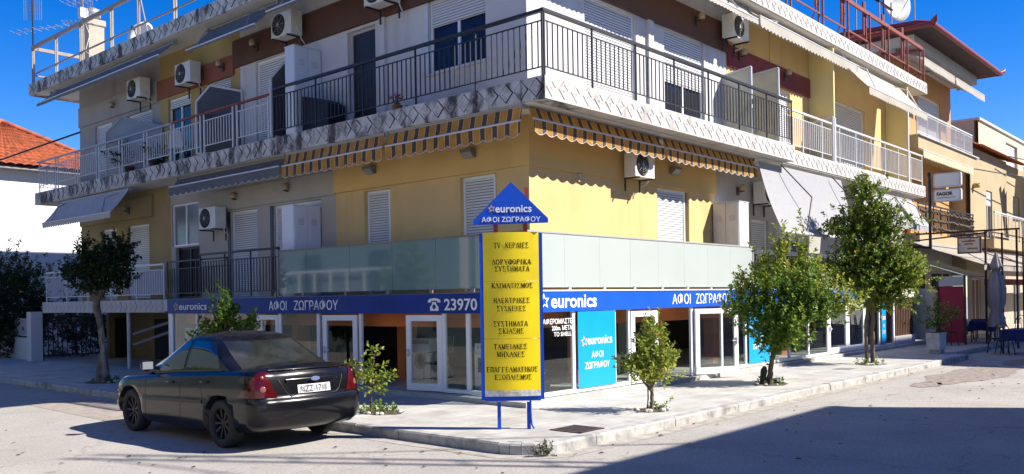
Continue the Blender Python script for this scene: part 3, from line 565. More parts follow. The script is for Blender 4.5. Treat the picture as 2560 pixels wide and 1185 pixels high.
def poster(x0, x1, label, cut=False):
    p = thing('window_poster', label, 'poster', ((x0 + x1) / 2, -.045, .32))
    b = MB(); b.box(x0, x1, -.045, -.04, .31, 1.69); b.build('sheet', mCYAN, p)
    w = x1 - x0; y = -.0465
    for a in (('euronics', (x0 + .24 * w, y, 1.085), X, Z, .66 * w, .155, 0, .018, .002), ('ΑΦΟΙ', (x0 + .34 * w, y, .835), X, Z, .31 * w, .125, 0, .01, .002), ('ΖΩΓΡΑΦΟΥ', (x0 + .17 * w, y, .64), X, Z, .65 * w, .13, 0, .01, .002)): word(p, mWTXT, *a)
    t = MB(); star_ring(t, (x0 + .15 * w, y - .001, 1.15), X, Z, .11, t=.002); t.build('star_emblem', mGOLD, p)
poster(1.2, 2.37, 'cyan shop window poster nearest the corner, fully in the sun')
poster(7.87, 8.99, 'cyan shop window poster half hidden by the orange tree with a stump')
poster(16.95, 17.34, 'narrow blue window poster behind the twin trunked tree')
wl_ = thing('window_lettering', 'white lettering on the corner shop window beside the yellow totem sign', 'window lettering', (.68, -.02, 1.27))
for a in (('ΜΕΤΑΦΕΡΟΜΑΣΤΕ', (-.0, -.018, 1.485), X, Z, 1.07, .1, 0, .012, .002), ('200m. ΜΕΤΑ', (.49, -.018, 1.375), X, Z, .57, .085, 0, .012, .002), ('ΤΟ SHELL', (.54, -.018, 1.27), X, Z, .5, .08, 0, .012, .002)): word(wl_, mWTXT, *a)
mBLU2 = M('sign_blue_bright', (.006, .07, .5), .45, var=.12, vs_=1.5, spec=.3)
# yellow totem sign on two posts -------------------------------------------------
ay = math.radians(312.); sx = Vector((math.cos(ay), math.sin(ay), 0)); snn = sx.cross(Z); SO = Vector((-2.245, -1.53, 0))
TS = thing('totem_sign', 'tall yellow sign with blue frame and blue gable top on two posts', 'sign', (SO.x, SO.y, .137))
def SP(a, z, d=0.): return SO + sx * a + Z * z + snn * d
b = MB()
for a in (-.21, .2): b.obox(SP(a, .32), sx, snn, Z, .025, .025, .19)
b.tube([SP(.225, .56, .03), SP(.23, .3, .032), SP(.24, .2, .035), SP(.27, .145, .04)], .012, 8); b.build('post', mBLU2, TS)
b = MB()
for a in (-.425, .395): b.obox(SP(a, 1.7), sx, snn, Z, .025, .05, 1.15)
b.obox(SP(-.015, .565), sx, snn, Z, .385, .05, .032); b.build('frame', mBLU2, TS)
def face(z0, z1, d0=0.):
    P = []
    for i in range(13):
        a = -.40 + .77 * i / 12; d = .052 + .05 * math.cos(math.pi * (i / 12 - .5)) + d0; P.append([SP(a, z0, d), SP(a, z1, d)])
    return P
b = MB()
for z0, z1 in ((.66, 1.392), (1.396, 2.182), (2.186, 2.86)): b.grid(face(z0, z1)); b.grid(face(z0, z1, -.012))
b.build('panel', mSYEL, TS)
b = MB()
rows = []
for i in range(13):
    a = -.40 + .77 * i / 12; d = .05 + .045 * math.cos(math.pi * (i / 12 - .5)); rows.append([SP(a, .6, d), SP(a, .675 + .015 * R.random(), d + .008)])
b.grid(rows); b.obox(SP(-.015, .605, .03), sx, snn, Z, .38, .03, .008); b.build('torn_edge', M('torn_white_edge', (.6, .58, .55), .8, var=.3, vs_=20), TS)
# serif capitals built from strokes
B_, N_ = .21, .095
def sf(x, y): return (x - .15, y, x + .15, y, .075)
def ell(cx=.42, rx=.36): 
    out = []
    for k in range(16):
        t0, t1 = 2 * math.pi * k / 16, 2 * math.pi * (k + 1) / 16; w = N_ + (B_ - N_) * abs(math.cos((t0 + t1) / 2))
        out.append((cx + rx * math.cos(t0), .5 + .47 * math.sin(t0), cx + rx * math.cos(t1), .5 + .47 * math.sin(t1), w))
    return out
def st_(x): return [(x, 0, x, 1, B_), sf(x, .02), sf(x, .98)]
def bowl(x, y0, y1):
    return [(x, y1, x + .28, y1, N_), (x + .28, y1, x + .4, (y0 + y1) / 2 + .1, B_), (x + .4, (y0 + y1) / 2 + .12, x + .4, (y0 + y1) / 2 - .1, B_), (x + .4, (y0 + y1) / 2 - .1, x + .28, y0, B_ * .8), (x + .28, y0, x, y0, N_)]
GL = {'Τ': [(.4, 0, .4, .97, B_), sf(.4, .02), (.02, .97, .78, .97, N_), (.04, .99, .04, .76, .05), (.76, .99, .76, .76, .05)],
 'V': [(.06, 1, .42, 0, B_), (.42, 0, .76, 1, N_), sf(.08, .98), sf(.74, .98)], '-': [(.05, .4, .35, .4, .1)],
 'Κ': st_(.2) + [(.24, .42, .74, .98, N_), (.38, .58, .78, .02, B_), sf(.72, .98), sf(.78, .02)],
 'Ε': st_(.2) + [(.2, .97, .72, .97, N_), (.2, .03, .74, .03, N_), (.2, .5, .55, .5, N_), (.72, .99, .72, .76, .05), (.74, .01, .74, .26, .05), (.55, .38, .55, .62, .05)],
 'Ρ': st_(.2) + bowl(.2, .46, .97), 'Α': [(.42, 1, .06, .02, N_), (.42, 1, .76, .02, B_), (.18, .34, .66, .34, N_), sf(.06, .02), sf(.76, .02)],
 'Ι': st_(.2), 'Σ': [(.06, .97, .74, .97, N_), (.06, .03, .76, .03, N_), (.1, .95, .44, .5, B_), (.44, .5, .08, .06, N_), (.74, .99, .74, .74, .05), (.76, .01, .76, .27, .05)],
 'Δ': [(.42, 1, .06, .03, N_), (.42, 1, .78, .03, B_), (.02, .035, .84, .035, .07)], 'Ο': ell(), 'Υ': [(.4, 0, .4, .5, B_), (.4, .48, .06, .98, B_), (.4, .48, .74, .98, N_), sf(.4, .02), sf(.08, .98), sf(.74, .98)],
 'Φ': ell(.45, .38) + [(.45, 0, .45, 1, B_ * .9), sf(.45, .02), sf(.45, .98)], 'Μ': [(.16, 0, .16, 1, N_), (.16, 1, .5, .05, B_), (.5, .05, .82, 1, N_), (.84, 0, .84, 1, B_), sf(.16, .02), sf(.86, .02), sf(.14, .98), sf(.86, .98)],
 'Λ': [(.42, 1, .06, .02, N_), (.42, 1, .76, .02, B_), sf(.06, .02), sf(.76, .02)], 'Η': st_(.18) + st_(.72) + [(.18, .5, .72, .5, N_)],
 'Γ': st_(.2) + [(.2, .97, .72, .97, N_), (.72, .99, .72, .74, .05)], 'Χ': [(.1, 1, .74, 0, B_), (.72, 1, .1, 0, N_), sf(.1, .98), sf(.72, .98), sf(.1, .02), sf(.74, .02)],
 'Ν': [(.16, 0, .16, 1, N_), (.16, 1, .74, 0, B_), (.74, 0, .74, 1, N_), sf(.16, .02), sf(.14, .98), sf(.74, .98)], 'Π': st_(.18) + st_(.72) + [(.18, .97, .72, .97, N_)],
 'Ξ': [(.06, .95, .76, .95, .1), (.06, .05, .76, .05, .1), (.2, .5, .62, .5, .1), (.06, .99, .06, .8, .05), (.76, .99, .76, .8, .05), (.06, .01, .06, .2, .05), (.76, .01, .76, .2, .05)]}
def serif(mb, body, a0, a1, z0, z1):
    adv = [.6 if c == 'Ι' or c == '-' else 1.12 if c == 'Μ' else .5 if c == ' ' else .98 for c in body]; k = (a1 - a0) / sum(adv); x = a0; h = z1 - z0
    for c, ad in zip(body, adv):
        for (p, q, r, s_, w) in GL.get(c, []):
            A0, A1 = Vector((x + p * k, z0 + q * h)), Vector((x + r * k, z0 + s_ * h)); d = (A1 - A0).normalized(); nrm = Vector((-d.y * k, d.x * k)) * w / 2 if abs(d.y) > .3 else Vector((-d.y * h, d.x * h)) * w / 2
            q4 = [A0 - nrm, A1 - nrm, A1 + nrm, A0 + nrm]
            mb.add([SP(v.x, v.y, .056 + .05 * math.cos(math.pi * ((v.x + .4) / .77 - .5))) for v in q4], [(0, 1, 2, 3)])
        x += ad * k
b = MB()
for tx, a0, a1, z0, z1 in (('ΤV- ΚΕΡΑΙΕΣ', -.25, .24, 2.64, 2.715), ('ΔΟΡΥΦΟΡΙΚΑ', -.28, .27, 2.415, 2.485), ('ΣΥΣΤΗΜΑΤΑ', -.24, .245, 2.32, 2.39), ('ΚΛΙΜΑΤΙΣΜΟΣ', -.29, .29, 2.09, 2.16), ('ΗΛΕΚΤΡΙΚΕΣ', -.265, .245, 1.885, 1.955), ('ΣΥΣΚΕΥΕΣ', -.22, .19, 1.775, 1.845), ('ΣΥΣΤΗΜΑΤΑ', -.27, .21, 1.565, 1.635), ('ΣΚΙΑΣΗΣ', -.2, .155, 1.465, 1.535), ('ΤΑΜΕΙΑΚΕΣ', -.27, .2, 1.25, 1.32), ('ΜΗΧΑΝΕΣ', -.23, .165, 1.145, 1.215), ('ΕΠΑΓΓΕΛΜΑΤΙΚΟΣ', -.375, .34, .935, 1.005), ('ΕΞΟΠΛΙΣΜΟΣ', -.265, .255, .83, .9)): b = MB(); serif(b, tx, a0, a1, z0, z1); b.build('lettering', mBTXT, TS)
b = MB(); b.prism([(0, 3.55), (-.525, 3.03), (-.525, 2.965), (.505, 2.985), (.505, 3.045)], SP(0, 0, .05), sx, Z, .05); gp = b.build('gable_panel', mBLU2, TS)
b = MB()
for a in (-.22, .19): b.obox(SP(a, 2.9), sx, snn, Z, .03, .02, .1)
b.obox(SP(.215, 3.23, .0), sx * 1 + Z * .0, snn, Z, .028, .02, .25); b.build('red_upright', M('red_paint', (.42, .05, .04), .5, var=.15, vs_=8), TS)
b = MB(); od = .055 + .05
b.text('euronics', SP(-.22, 3.13, od), sx, Z, .5, .1, 0, .02, .003); b.build('lettering', mWTXT, TS); b = MB(); b.text('ΑΦΟΙ ΖΩΓΡΑΦΟΥ', SP(-.41, 2.998, od), sx, Z, .81, .075, 0, .012, .003); b.build('lettering', mWTXT, TS)
b = MB(); star_ring(b, SP(-.27, 3.185, od), sx, Z, .055, t=.003); b.build('star_emblem', mGOLD, TS)

# ---------------------------------------------------------------- awnings
def scallop(mb, f, a0, a1, d, z0, z1, w, mat=0, style='wave', dd=0., edge=None):
    n = max(1, round((a1 - a0) / w)); w = (a1 - a0) / n; top, bot = [], []; k = 6 if style == 'wave' else 4
    for i in range(n * k + 1):
        a = a0 + (a1 - a0) * i / (n * k); t = (i % k) / k
        e = math.sin(math.pi * t) if style == 'wave' else (1 - abs(2 * t - 1))
        bz = z0 + (z1 - z0) * .22 * (1 - e); wob = .012 * math.sin(a * 3.1)
        top.append(pt(f, a, d, z1)); bot.append(pt(f, a, d + dd + wob, bz))
    mb.grid([top, bot], mat, smooth=False)
    if edge is not None:
        mb.grid([[(p[0] - (.003 if f == 'L' else 0), p[1] - (.003 if f == 'R' else 0), p[2] + .004) for p in bot], [(p[0] - (.003 if f == 'L' else 0), p[1] - (.003 if f == 'R' else 0), p[2] - .006) for p in bot]], edge, smooth=False)
def awning(label, f, a0, a1, dT, zT, dB, zB, zV, cloth, style='wave', w=.22, arms=True, group=None, bar=None, edge=True, armc=None):
    c_ = pt(f, (a0 + a1) / 2, dT, zT); t = thing('awning', label, 'awning', c_, group)
    m = MB(); rows = []
    for i in range(9):
        s = i / 8; sag = .03 * math.sin(math.pi * s); rows.append([pt(f, a0 + .02 + (a1 - a0 - .04) * j / 12, dT + (dB - dT) * s, zT + (zB - zT) * s - sag) for j in range(13)])
    m.grid(rows, 0); m.build('canvas', cloth, t)
    m = MB(); scallop(m, f, a0, a1, dB + .03, zV, zB, w, 0, style, edge=1 if edge else None); m.build('valance', [cloth, mWMET], t)
    m = MB(); m.tube([pt(f, a0, dB + .02, zB), pt(f, a1, dB + .02, zB)], .022, 8); m.build('front_bar', bar or mWMET, t)
    m = MB(); m.tube([pt(f, a0, dT - .02, zT + .0), pt(f, a1, dT - .02, zT + .0)], .035, 8)
    for a in (a0, a1): fb(m, f, a - .02, a + .02, dT - .08, dT + .05, zT - .05, zT + .04)
    m.build('roller', mGMET, t)
    if arms:
        for q in (.12, .88):
            a = a0 + (a1 - a0) * q; s = .35 if q < .5 else -.35; m = MB(); L = math.hypot(dB - dT, zB - zT)
            el = pt(f, a + s * (1 if L < .5 else .5), (dT + dB) / 2 + .1, zT - .06 + (zB - zT) * .25)
            m.tube([pt(f, a, dT + .0, zT - .05), el], .018, 6); m.tube([el, pt(f, a + s * .1, dB, zB - .0)], .018, 6); m.build('arm', armc or mGMET, t)
    return t
mSTRX = stripes('striped_canvas', (.62, .33, .08), (.1, .095, .095), 0, .3, .58); mSTRY = stripes('striped_canvas_left', (.62, .33, .08), (.1, .095, .095), 1, .3, .58)
GS = 'striped awnings under the second floor balcony'
awning('orange striped awning left of the corner, nearest to the corner', 'L', .24, 3.78, -.12, 5.27, -.06, 5.0, 4.72, mSTRY, group=GS, arms=False, w=.3)
awning('orange striped awning farthest left, beside the dark grey awning', 'L', 3.88, 7.33, -.12, 5.27, -.06, 5.0, 4.72, mSTRY, group=GS, arms=False, w=.3)
awning('orange striped awning on the sunny side starting at the building corner', 'R', .26, 4.5, -.27, 5.29, -.15, 5.05, 4.78, mSTRX, group=GS, arms=False, w=.3)
awning('orange striped awning farthest right, ending near the big grey blind', 'R', 4.6, 8.85, -.27, 5.29, -.15, 5.05, 4.78, mSTRX, group=GS, arms=False, w=.3)
awning('dark grey awning with wavy white piped edge under the left balcony', 'L', 7.48, 12.5, -.3, 5.26, -.06, 5.02, 4.76, mGRAYA, w=.3, arms=False)
mSHW = M('pale_awning_shade', (.5, .49, .48), .9, var=.08, vs_=4, dirt=.3, dcol=(.3, .29, .28), ds=2, trans=.2)
awning('pale awning let down over the far left first floor balcony', 'L', 14.9, 19.7, -.1, 5.22, .42, 4.54, 4.36, mSHW, 'zig', .17)
awning('old grey awning with frayed fringe under the far left roof edge', 'L', 12.5, 20.6, -.25, 8.9, .18, 8.48, 8.36, mSAWN, 'zig', .06, edge=False)
awning('grey awning hanging under the roof left of the middle', 'L', 7.9, 11.0, -.4, 8.92, .22, 8.28, 8.2, mSAWN, 'zig', .06, edge=False)
awning('rolled grey awning under the roof above the black railing', 'L', 4.3, 7.6, -.35, 8.9, .12, 8.5, 8.42, mSAWN, 'zig', .06, edge=False)
awning('white rolled awning under the roof right above the black balcony', 'R', 1.5, 8.4, -.2, 8.9, .12, 8.55, 8.42, mWAWN, 'zig', .15)
awning('cream awning with zigzag edge under the roof over the maroon band', 'R', 8.55, 15.15, -.2, 8.92, .1, 8.68, 8.4, mWAWN, 'zig', .2)
awning('cream awning let out with white arms at the right end of the roof', 'R', 14.2, 19.6, -.15, 8.85, .7, 7.84, 7.6, mWAWN, 'zig', .2, armc=mWMET)
t = thing('drop_blind', 'large grey white drop blind hanging from the balcony edge beside the white cabinet', 'blind', (13, -.1, 5.2))
m = MB(); rows = []
for i in range(11):
    s = i / 10; rows.append([(8.65 + 5.3 * j / 14, .03 - .6 * s + .06 * math.sin(math.pi * s), 5.2 - 1.74 * s) for j in range(15)])
m.grid(rows); m.build('canvas', M('blind_ribbed', (.4, .4, .41), .85, var=.05, vs_=9, trans=.25), t)
m = MB(); m.tube([(8.62, -.59, 3.44), (13.98, -.59, 3.44)], .045, 8); m.build('bottom_bar', mWMET, t)
for x in (9.7, 13.0):
    m = MB(); m.tube([(x, -.08, 5.2), (x + .75, -.55, 4.4)], .016, 6); m.tube([(x + .75, -.55, 4.4), (x + .2, -.64, 3.5)], .016, 6); m.build('arm', mBLK, t)
awning('pale awning with folded arm at the far right end of the first floor', 'R', 14.8, 20.6, -.1, 5.1, .5, 4.15, 3.95, M('awning_grey_pale', (.45, .44, .43), .9, var=.06, vs_=4, trans=.25), 'zig', .2)

# ---------------------------------------------------------------- air conditioners, lamps, cabinets
mACB = M('aircon_casing', (.62, .6, .55), .5, var=.06, vs_=5, dirt=.3, dcol=(.35, .32, .27), ds=4)
def aircon():
    t = thing('air_conditioner', 'x', 'air conditioner', (0, 0, 0), 'outdoor air conditioner units')
    m = MB(); m.box(-.4, .4, -.15, .15, 0, .55)
    for k in range(9): m.box(-.404, -.4, -.11, .11, .08 + k * .045, .1 + k * .045); m.box(.4, .404, -.11, .11, .08 + k * .045, .1 + k * .045)
    m.build('casing', mACB, t, bevel=.015)
    m = MB(); m.lathe([(.0, 0), (.23, 0), (.235, .012), (.25, .012), (.25, 0)], (-.1, -.151, .28), 24, axis=(0, -1, 0)); f_ = m.build('fan_opening', M('fan_dark', (.03, .03, .032), .5, var=0), t)
    m = MB()
    for r in (.06, .11, .16, .21):
        m.tube([(-.1 + r * math.cos(a * math.pi / 10), -.168, .28 + r * math.sin(a * math.pi / 10)) for a in range(21)], .004, 4, caps=False)
    for a in range(8): m.bar((-.1, -.17, .28), (-.1 + .23 * math.cos(a * math.pi / 4), -.168, .28 + .23 * math.sin(a * math.pi / 4)), .006, .006)
    m.lathe([(0, 0), (.045, 0), (.045, .006)], (-.1, -.174, .28), 12, axis=(0, -1, 0)); m.build('grille', M('grille_grey', (.3, .3, .29), .5, var=0), f_)
    for x in (-.3, .3):
        m = MB(); m.bar((x, -.2, -.02), (x, .22, -.02), .04, .03); m.bar((x, .2, -.02), (x, .2, -.3), .03, .03); m.build('bracket', mBLK if x < 0 else mBLK, t)
    m = MB(); m.tube([(.41, .0, .15), (.46, .02, .05), (.44, .1, -.1), (.36, .24, -.16)], .014, 6); m.build('pipe', mWMET, t)
    return t
ac0 = aircon(); rl = -math.pi / 2
acs = [((4.05, .45, 4.4), 0, 'air conditioner on the yellow wall right of the corner under the striped awning'),
 ((8.35, .42, 8.16), 0, 'air conditioner high on the sunny side between white and maroon walls'), ((10.05, .5, 4.28), 0, 'air conditioner half hidden behind the big grey blind'),
 ((.55, 11.25, 3.86), rl, 'air conditioner on the white wall beside the dark doorway, lowest on the left'), ((.5, 15.1, 7.85), rl, 'leftmost air conditioner under the roof on the grey wall'),
 ((.5, 12.3, 7.78), rl, 'air conditioner on the red brown band under the roof'), ((.5, 7.75, 8.08), rl, 'air conditioner on the dark band above the white balcony cabinet'), ((.5, 4.35, 8.05), rl, 'air conditioner at the top picture edge above the dark balcony door')]
for i, (p, r, lb) in enumerate(acs):
    if i == 0: ac0.location = p; ac0['label'] = lb; ac0.scale = (.9, .9, .9)
    else: copytree(ac0, p, r, lb, (1, 1, 1))
mLMP = M('lamp_grey', (.16, .165, .17), .5, var=.05)
def boxlamp():
    t = thing('wall_lamp', 'x', 'wall lamp', (0, 0, 0), 'grey box lamps on the yellow wall')
    m = MB(); m.prism([(-.06, 0), (.0, .0), (0, .16), (-.17, .16), (-.17, .1)], (-.14, 0, 0), Y, Z, .28); m.build('housing', mLMP, t, bevel=.006)
    m = MB(); m.prism([(-.065, .003), (-.165, .095), (-.168, .09), (-.07, -.002)], (-.12, 0, 0), Y, Z, .24); m.build('lens', M('lamp_lens', (.3, .3, .28), .2, var=0), t)
    return t
bl = boxlamp()
for i, (p, r, lb) in enumerate([((2.05, .69, 4.66), 0, 'x'), ((5.75, .69, 4.66), 0, 'grey box lamp on the sunny yellow wall above the right shutter'), ((.79, 2.15, 4.66), rl, 'grey box lamp on the shaded yellow wall nearest the corner'), ((.79, 5.1, 4.66), rl, 'grey box lamp on the shaded yellow wall next to the white wall')]):
    if i == 0: continue
    if i == 1: bl.location = p; bl['label'] = lb
    else: copytree(bl, p, r, lb)
def jarlamp():
    t = thing('lantern', 'x', 'lantern', (0, 0, 0), 'jar lanterns on the upper walls')
    m = MB(); m.box(-.05, .05, -.03, 0, -.1, .1); m.tube([(0, -.02, 0), (0, -.1, -.03), (0, -.14, .03)], .014, 6); m.lathe([(.02, 0), (.055, .02), (.06, .06)], (0, -.14, -.03), 12); m.build('bracket', M('lantern_bronze', (.05, .035, .025), .5, var=.1), t)
    m = MB(); m.lathe([(.055, .0), (.075, .04), (.075, .12), (.045, .16), (0, .17)], (0, -.14, .0), 12); m.build('jar', M('amber_glass', (.4, .3, .18), .25, var=.15, vs_=30), t)
    return t
jl = jarlamp()
for i, (p, r, lb) in enumerate([((9.05, .68, 7.95), 0, 'jar lantern at the left end of the maroon band'), ((11.7, .68, 7.93), 0, 'jar lantern at the right end of the maroon band'), ((6.9, .67, 8.35), 0, 'jar lantern on the brown band left of the sunny air conditioner'), ((8.95, .74, 4.55), 0, 'jar lantern on the grey wall above the right white cabinet'),
  ((.84, 17.3, 8.0), rl, 'jar lantern on the far left grey wall under the roof'), ((.79, 11.0, 8.05), rl, 'jar lantern on the red brown band'), ((.77, 9.4, 8.25), rl, 'jar lantern on the dark band left of the white balcony cabinet'), ((.78, 16.4, 4.75), rl, 'round lantern on the far left yellow wall above a shutter'), ((.84, 8.2, 4.6), rl, 'lantern on the white wall above the left cabinet'), ((.84, 10.5, 4.6), rl, 'lantern on the white wall above the left air conditioner')]):
    if i == 0: jl.location = p; jl['label'] = lb
    else: copytree(jl, p, r, lb)
def cabinet(label, cx, cy, z, w, d, h, rz=0, mat=None):
    t = thing('balcony_cabinet', label, 'cabinet', (cx, cy, z)); L0 = Vector((cx, cy, z)); WO[t] = Vector((0, 0, 0))
    m = MB(); m.box(-w / 2, w / 2, -d / 2 + .02, d / 2, 0, h - .02); m.box(-w / 2 - .01, w / 2 + .01, -d / 2, d / 2 + .01, h - .02, h); m.build('carcass', mat or mWMET, t)
    for s in (-1, 1):
        m = MB(); x0, x1 = (-w / 2 + .015, -.006) if s < 0 else (.006, w / 2 - .015); m.box(x0, x1, -d / 2 - .002, -d / 2 + .018, .03, h - .03); dd = m.build('door', mat or mWMET, t)
        m = MB()
        for k in range(5): m.box((x0 + x1) / 2 - .08, (x0 + x1) / 2 + .08, -d / 2 - .006, -d / 2 - .003, h * .78 + k * .03, h * .78 + .014 + k * .03)
        m.build('vent', M('vent_grey', (.42, .42, .43), .6, var=0), dd)
    m = MB(); m.box(-.04, -.02, -d / 2 - .02, -d / 2 - .003, h * .3, h * .36); m.build('handle', mBLK, t)
    t.rotation_euler.z = rz; return t
cabinet('large white metal cabinet on the right first floor balcony in full sun', 7.87, .38, 2.08, .68, .5, 2.08, rl)
cabinet('white two door cabinet in the shade on the left first floor balcony', .475, 7.24, 2.08, .74, .46, 2.05, 0, M('cabinet_white', (.66, .67, .72), .5, var=.04, dirt=.15, dcol=(.5, .4, .35), ds=3))
cabinet('white cabinet on the second floor balcony below the air conditioner', .475, 7.08, 5.7, .73, .36, 1.98, 0, M('cabinet_bluish', (.55, .57, .62), .5, var=.04))
t = MB(); t.prism([(0, 0), (1.55, 0), (1.55, .55), (1.3, .68), (.15, .95), (0, .9)], (.75, 7.5, 5.7), -Y, Z, .45); tag(t.build('covered_grill', M('black_cover', (.012, .013, .018), .55, var=.2, vs_=6, bump=.5, bs=9)), 'black sheet covered chest behind the black railing at its left end', 'covered chest')
t = MB(); r2 = random.Random(3)
for k in range(60):
    a, r_, z_ = r2.uniform(0, 6.28), r2.uniform(0, .14), r2.uniform(0, .2); c = Vector((.3 + r_ * math.cos(a), 3.7 + r_ * math.sin(a), 5.83 + z_)); u = Vector((r2.uniform(-1, 1), r2.uniform(-1, 1), r2.uniform(-.3, 1))).normalized(); v_ = u.orthogonal().normalized()
    t.add([c, c + u * .06 + v_ * .03, c + u * .1, c + u * .06 - v_ * .03], [(0, 1, 2, 3)], 0 if z_ > .1 else 1)
t.lathe([(.08, 0), (.11, .13), (.115, .13)], (.3, 3.7, 5.7), 12, 2)
tag(t.build('flower_pot', [M('red_petal', (.5, .02, .02), .6, var=.2), mLEAF, M('clay_pot', (.3, .12, .06), .8, var=.1)]), 'pot of red flowers behind the black balcony railing', 'flower pot')
# balcony divider screens
def screen(label, pts, x=None, y=None, group=None, pane=None, fmat=None):
    if x is not None: P = [Vector((x, a, z)) for a, z in pts]
    else: P = [Vector((.1 + .7 * a, y[0] + (y[1] - y[0]) * a, z)) for a, z in pts]
    c = sum(P, Vector()) / len(P)
    t = thing('balcony_divider', label, 'divider', (c.x, c.y, min(p.z for p in P)), group); m = MB()
    for a, b in zip(P, P[1:] + P[:1]): m.bar(a, b, .045, .045)
    m.build('frame', fmat or mWMET, t); m = MB(); n = Vector((.006, 0, 0)) if x is not None else Vector((0, .006, 0)); k = len(P)
    m.add([p - n for p in P] + [p + n for p in P], [tuple(range(k)), tuple(range(2 * k - 1, k - 1, -1))] + [(i, (i + 1) % k, k + (i + 1) % k, k + i) for i in range(k)]); m.build('pane', pane or mFROST, t)
mPANE = M('divider_glass', (.5, .5, .44), .25, var=.1, vs_=2, trans=.4); mPAND = M('divider_dark', (.07, .07, .075), .3, var=.15, vs_=2, trans=.1)
screen('first white framed glass divider on the sunny balcony, next to the black railing', [(.72, 5.7), (.72, 7.33), (.0, 7.42), (.0, 5.7)], x=8.28, pane=mPANE)
screen('second white framed glass divider on the sunny balcony, farther right', [(.7, 5.7), (.7, 7.6), (-.02, 7.66), (-.02, 5.7)], x=9.75, pane=mPANE)
screen('low glass divider against the yellow partition wall', [(.7, 5.7), (.7, 6.85), (.02, 6.95), (.02, 5.7)], x=13.38, pane=mPANE)
screen('dark divider with pointed corner above the red handrail', [(1, 5.75), (1, 7.29), (.31, 7.47), (0, 7.07), (0, 5.75)], y=(11.15, 10.16), pane=mPAND)
screen('dark divider with pointed corner beside the white balcony cabinet', [(1, 5.75), (1, 7.7), (.6, 7.6), (0, 7.09), (0, 5.75)], y=(7.82, 7.7), pane=mPAND)
screen('dull grey divider with pointed corner at the far left balcony', [(1, 5.75), (1, 7.0), (.3, 7.38), (0, 6.97), (0, 5.75)], y=(16.3, 14.32), pane=M('divider_grey', (.25, .26, .28), .4, var=.1), fmat=mGMET)
# plastic chairs, plants on the left balcony
def plastic_chair(label, x, y, z, rz, mat):
    t = thing('balcony_chair', label, 'chair', (x, y, z)); WO[t] = Vector((0, 0, 0)); t.rotation_euler.z = rz
    m = MB(); m.box(-.22, .22, -.2, .22, .4, .43); m.build('seat', mat, t); m = MB(); m.prism([(-.22, .43), (.22, .43), (.2, .8), (.1, .87), (-.1, .87), (-.2, .8)], (0, .22, 0), X, Z, .02); m.build('backrest', mat, t)
    for sx_ in (-.19, .19):
        for sy in (-.17, .19): m = MB(); m.tube([(sx_, sy, .4), (sx_ * 1.15, sy * 1.1, 0)], .022, 6); m.build('leg', mat, t)
plastic_chair('white plastic chair behind the left white railing', .45, 12.6, 5.7, 1.9, mWMET); plastic_chair('pale blue plastic chair behind the left white railing', .45, 11.2, 5.7, 1.2, M('blue_plastic', (.45, .52, .62), .5, var=0))
# ---------------------------------------------------------------- parked saloon car (local: s forward along +Y world, x left/right)
CX0, CY0 = -4.29, .19       # centre line, rear end
CAR = thing('parked_car', 'dusty black four door saloon parked at the kerb, seen from its left rear corner', 'car', (CX0, CY0 + 2.1, 0))
def belt(s):   # shoulder height along the car
    ks = [(0, 1.05), (.5, 1.05), (1.2, 1.02), (2.4, .95), (3.2, .89), (3.8, .84), (4.2, .76), (4.44, .64)]
    for (a, u), (b, v) in zip(ks, ks[1:]):
        if s <= b: t = (s - a) / (b - a); return u + (v - u) * t
    return ks[-1][1]
# plan outline: rounded rectangle with bowed ends   (r = rear end, fr = front end, w = half width)
AR, BR, WR2, AF, BF, WF2, PX = .24, .26, .07, .42, .5, .12, 2.3
class Plan:
    def __init__(s, r, fr, w, k=1.): s.r, s.fr, s.w, s.k = r, fr, w, k; s.L = .5 * (AR + BR) * 1.62 * k
    def side(s, y):
        a, b, e = AR * s.k, BR * s.k, y - s.r - WR2
        if y > (s.r + s.fr) / 2: a, b, e = AF * s.k, BF * s.k, s.fr - WF2 - y
        if e >= b: return s.w
        q = min(1, max(0, (b - e) / b)); return s.w - a * (1 - (1 - q ** PX) ** (1 / PX))
    def end(s, x, front=False):
        a, b, bow = (AF * s.k, BF * s.k, WF2) if front else (AR * s.k, BR * s.k, WR2)
        q = max(0, min(1, (abs(x) - (s.w - a)) / a)); d = bow * min(1, abs(x) / (s.w - a)) ** 2 + b * (1 - (1 - q ** PX) ** (1 / PX))
        return s.fr - d if front else s.r + d
    def ring(s):
        out = []
        def corner(front):
            a, b, bow = (AF * s.k, BF * s.k, WF2) if front else (AR * s.k, BR * s.k, WR2); q = []
            for i in range(8): x = (s.w - a) * i / 8; q.append((x, s.end(x, front)))
            for i in range(13): t = math.pi / 2 * i / 12; x = s.w - a * (1 - math.sin(t) ** (2 / PX)); d = bow + b * (1 - math.cos(t) ** (2 / PX)); q.append((x, s.fr - d if front else s.r + d))
            return q
        R_, F_ = corner(False), corner(True); y0, y1 = R_[-1][1], F_[-1][1]
        S_ = [(s.w, y0 + (y1 - y0) * i / 26) for i in range(1, 26)]
        half = R_ + S_ + F_[::-1]
        return half + [(-x, y) for x, y in half[::-1][1:-1]]
    def peri(s, p):            # p < 0 on the rear face, 0..L round the corner, > L on the flank
        if p <= 0: x = s.w - AR * s.k + p; return (x, s.end(x))
        if p < s.L: t = math.pi / 2 * p / s.L; return (s.w - AR * s.k * (1 - math.sin(t) ** (2 / PX)), s.r + WR2 + BR * s.k * (1 - math.cos(t) ** (2 / PX)))
        return (s.w, s.r + WR2 + BR * s.k + p - s.L)
LV = [(0, .14, 4.32, .84), (.10, .04, 4.41, .87), (.25, .0, 4.44, .885), (.45, .0, 4.44, .885), (.52, .01, 4.435, .885), (.545, .045, 4.43, .88), (.7, .06, 4.425, .885), (.85, .085, 4.41, .872), (.95, .11, 4.39, .85), (1.0, .15, 4.35, .80)]
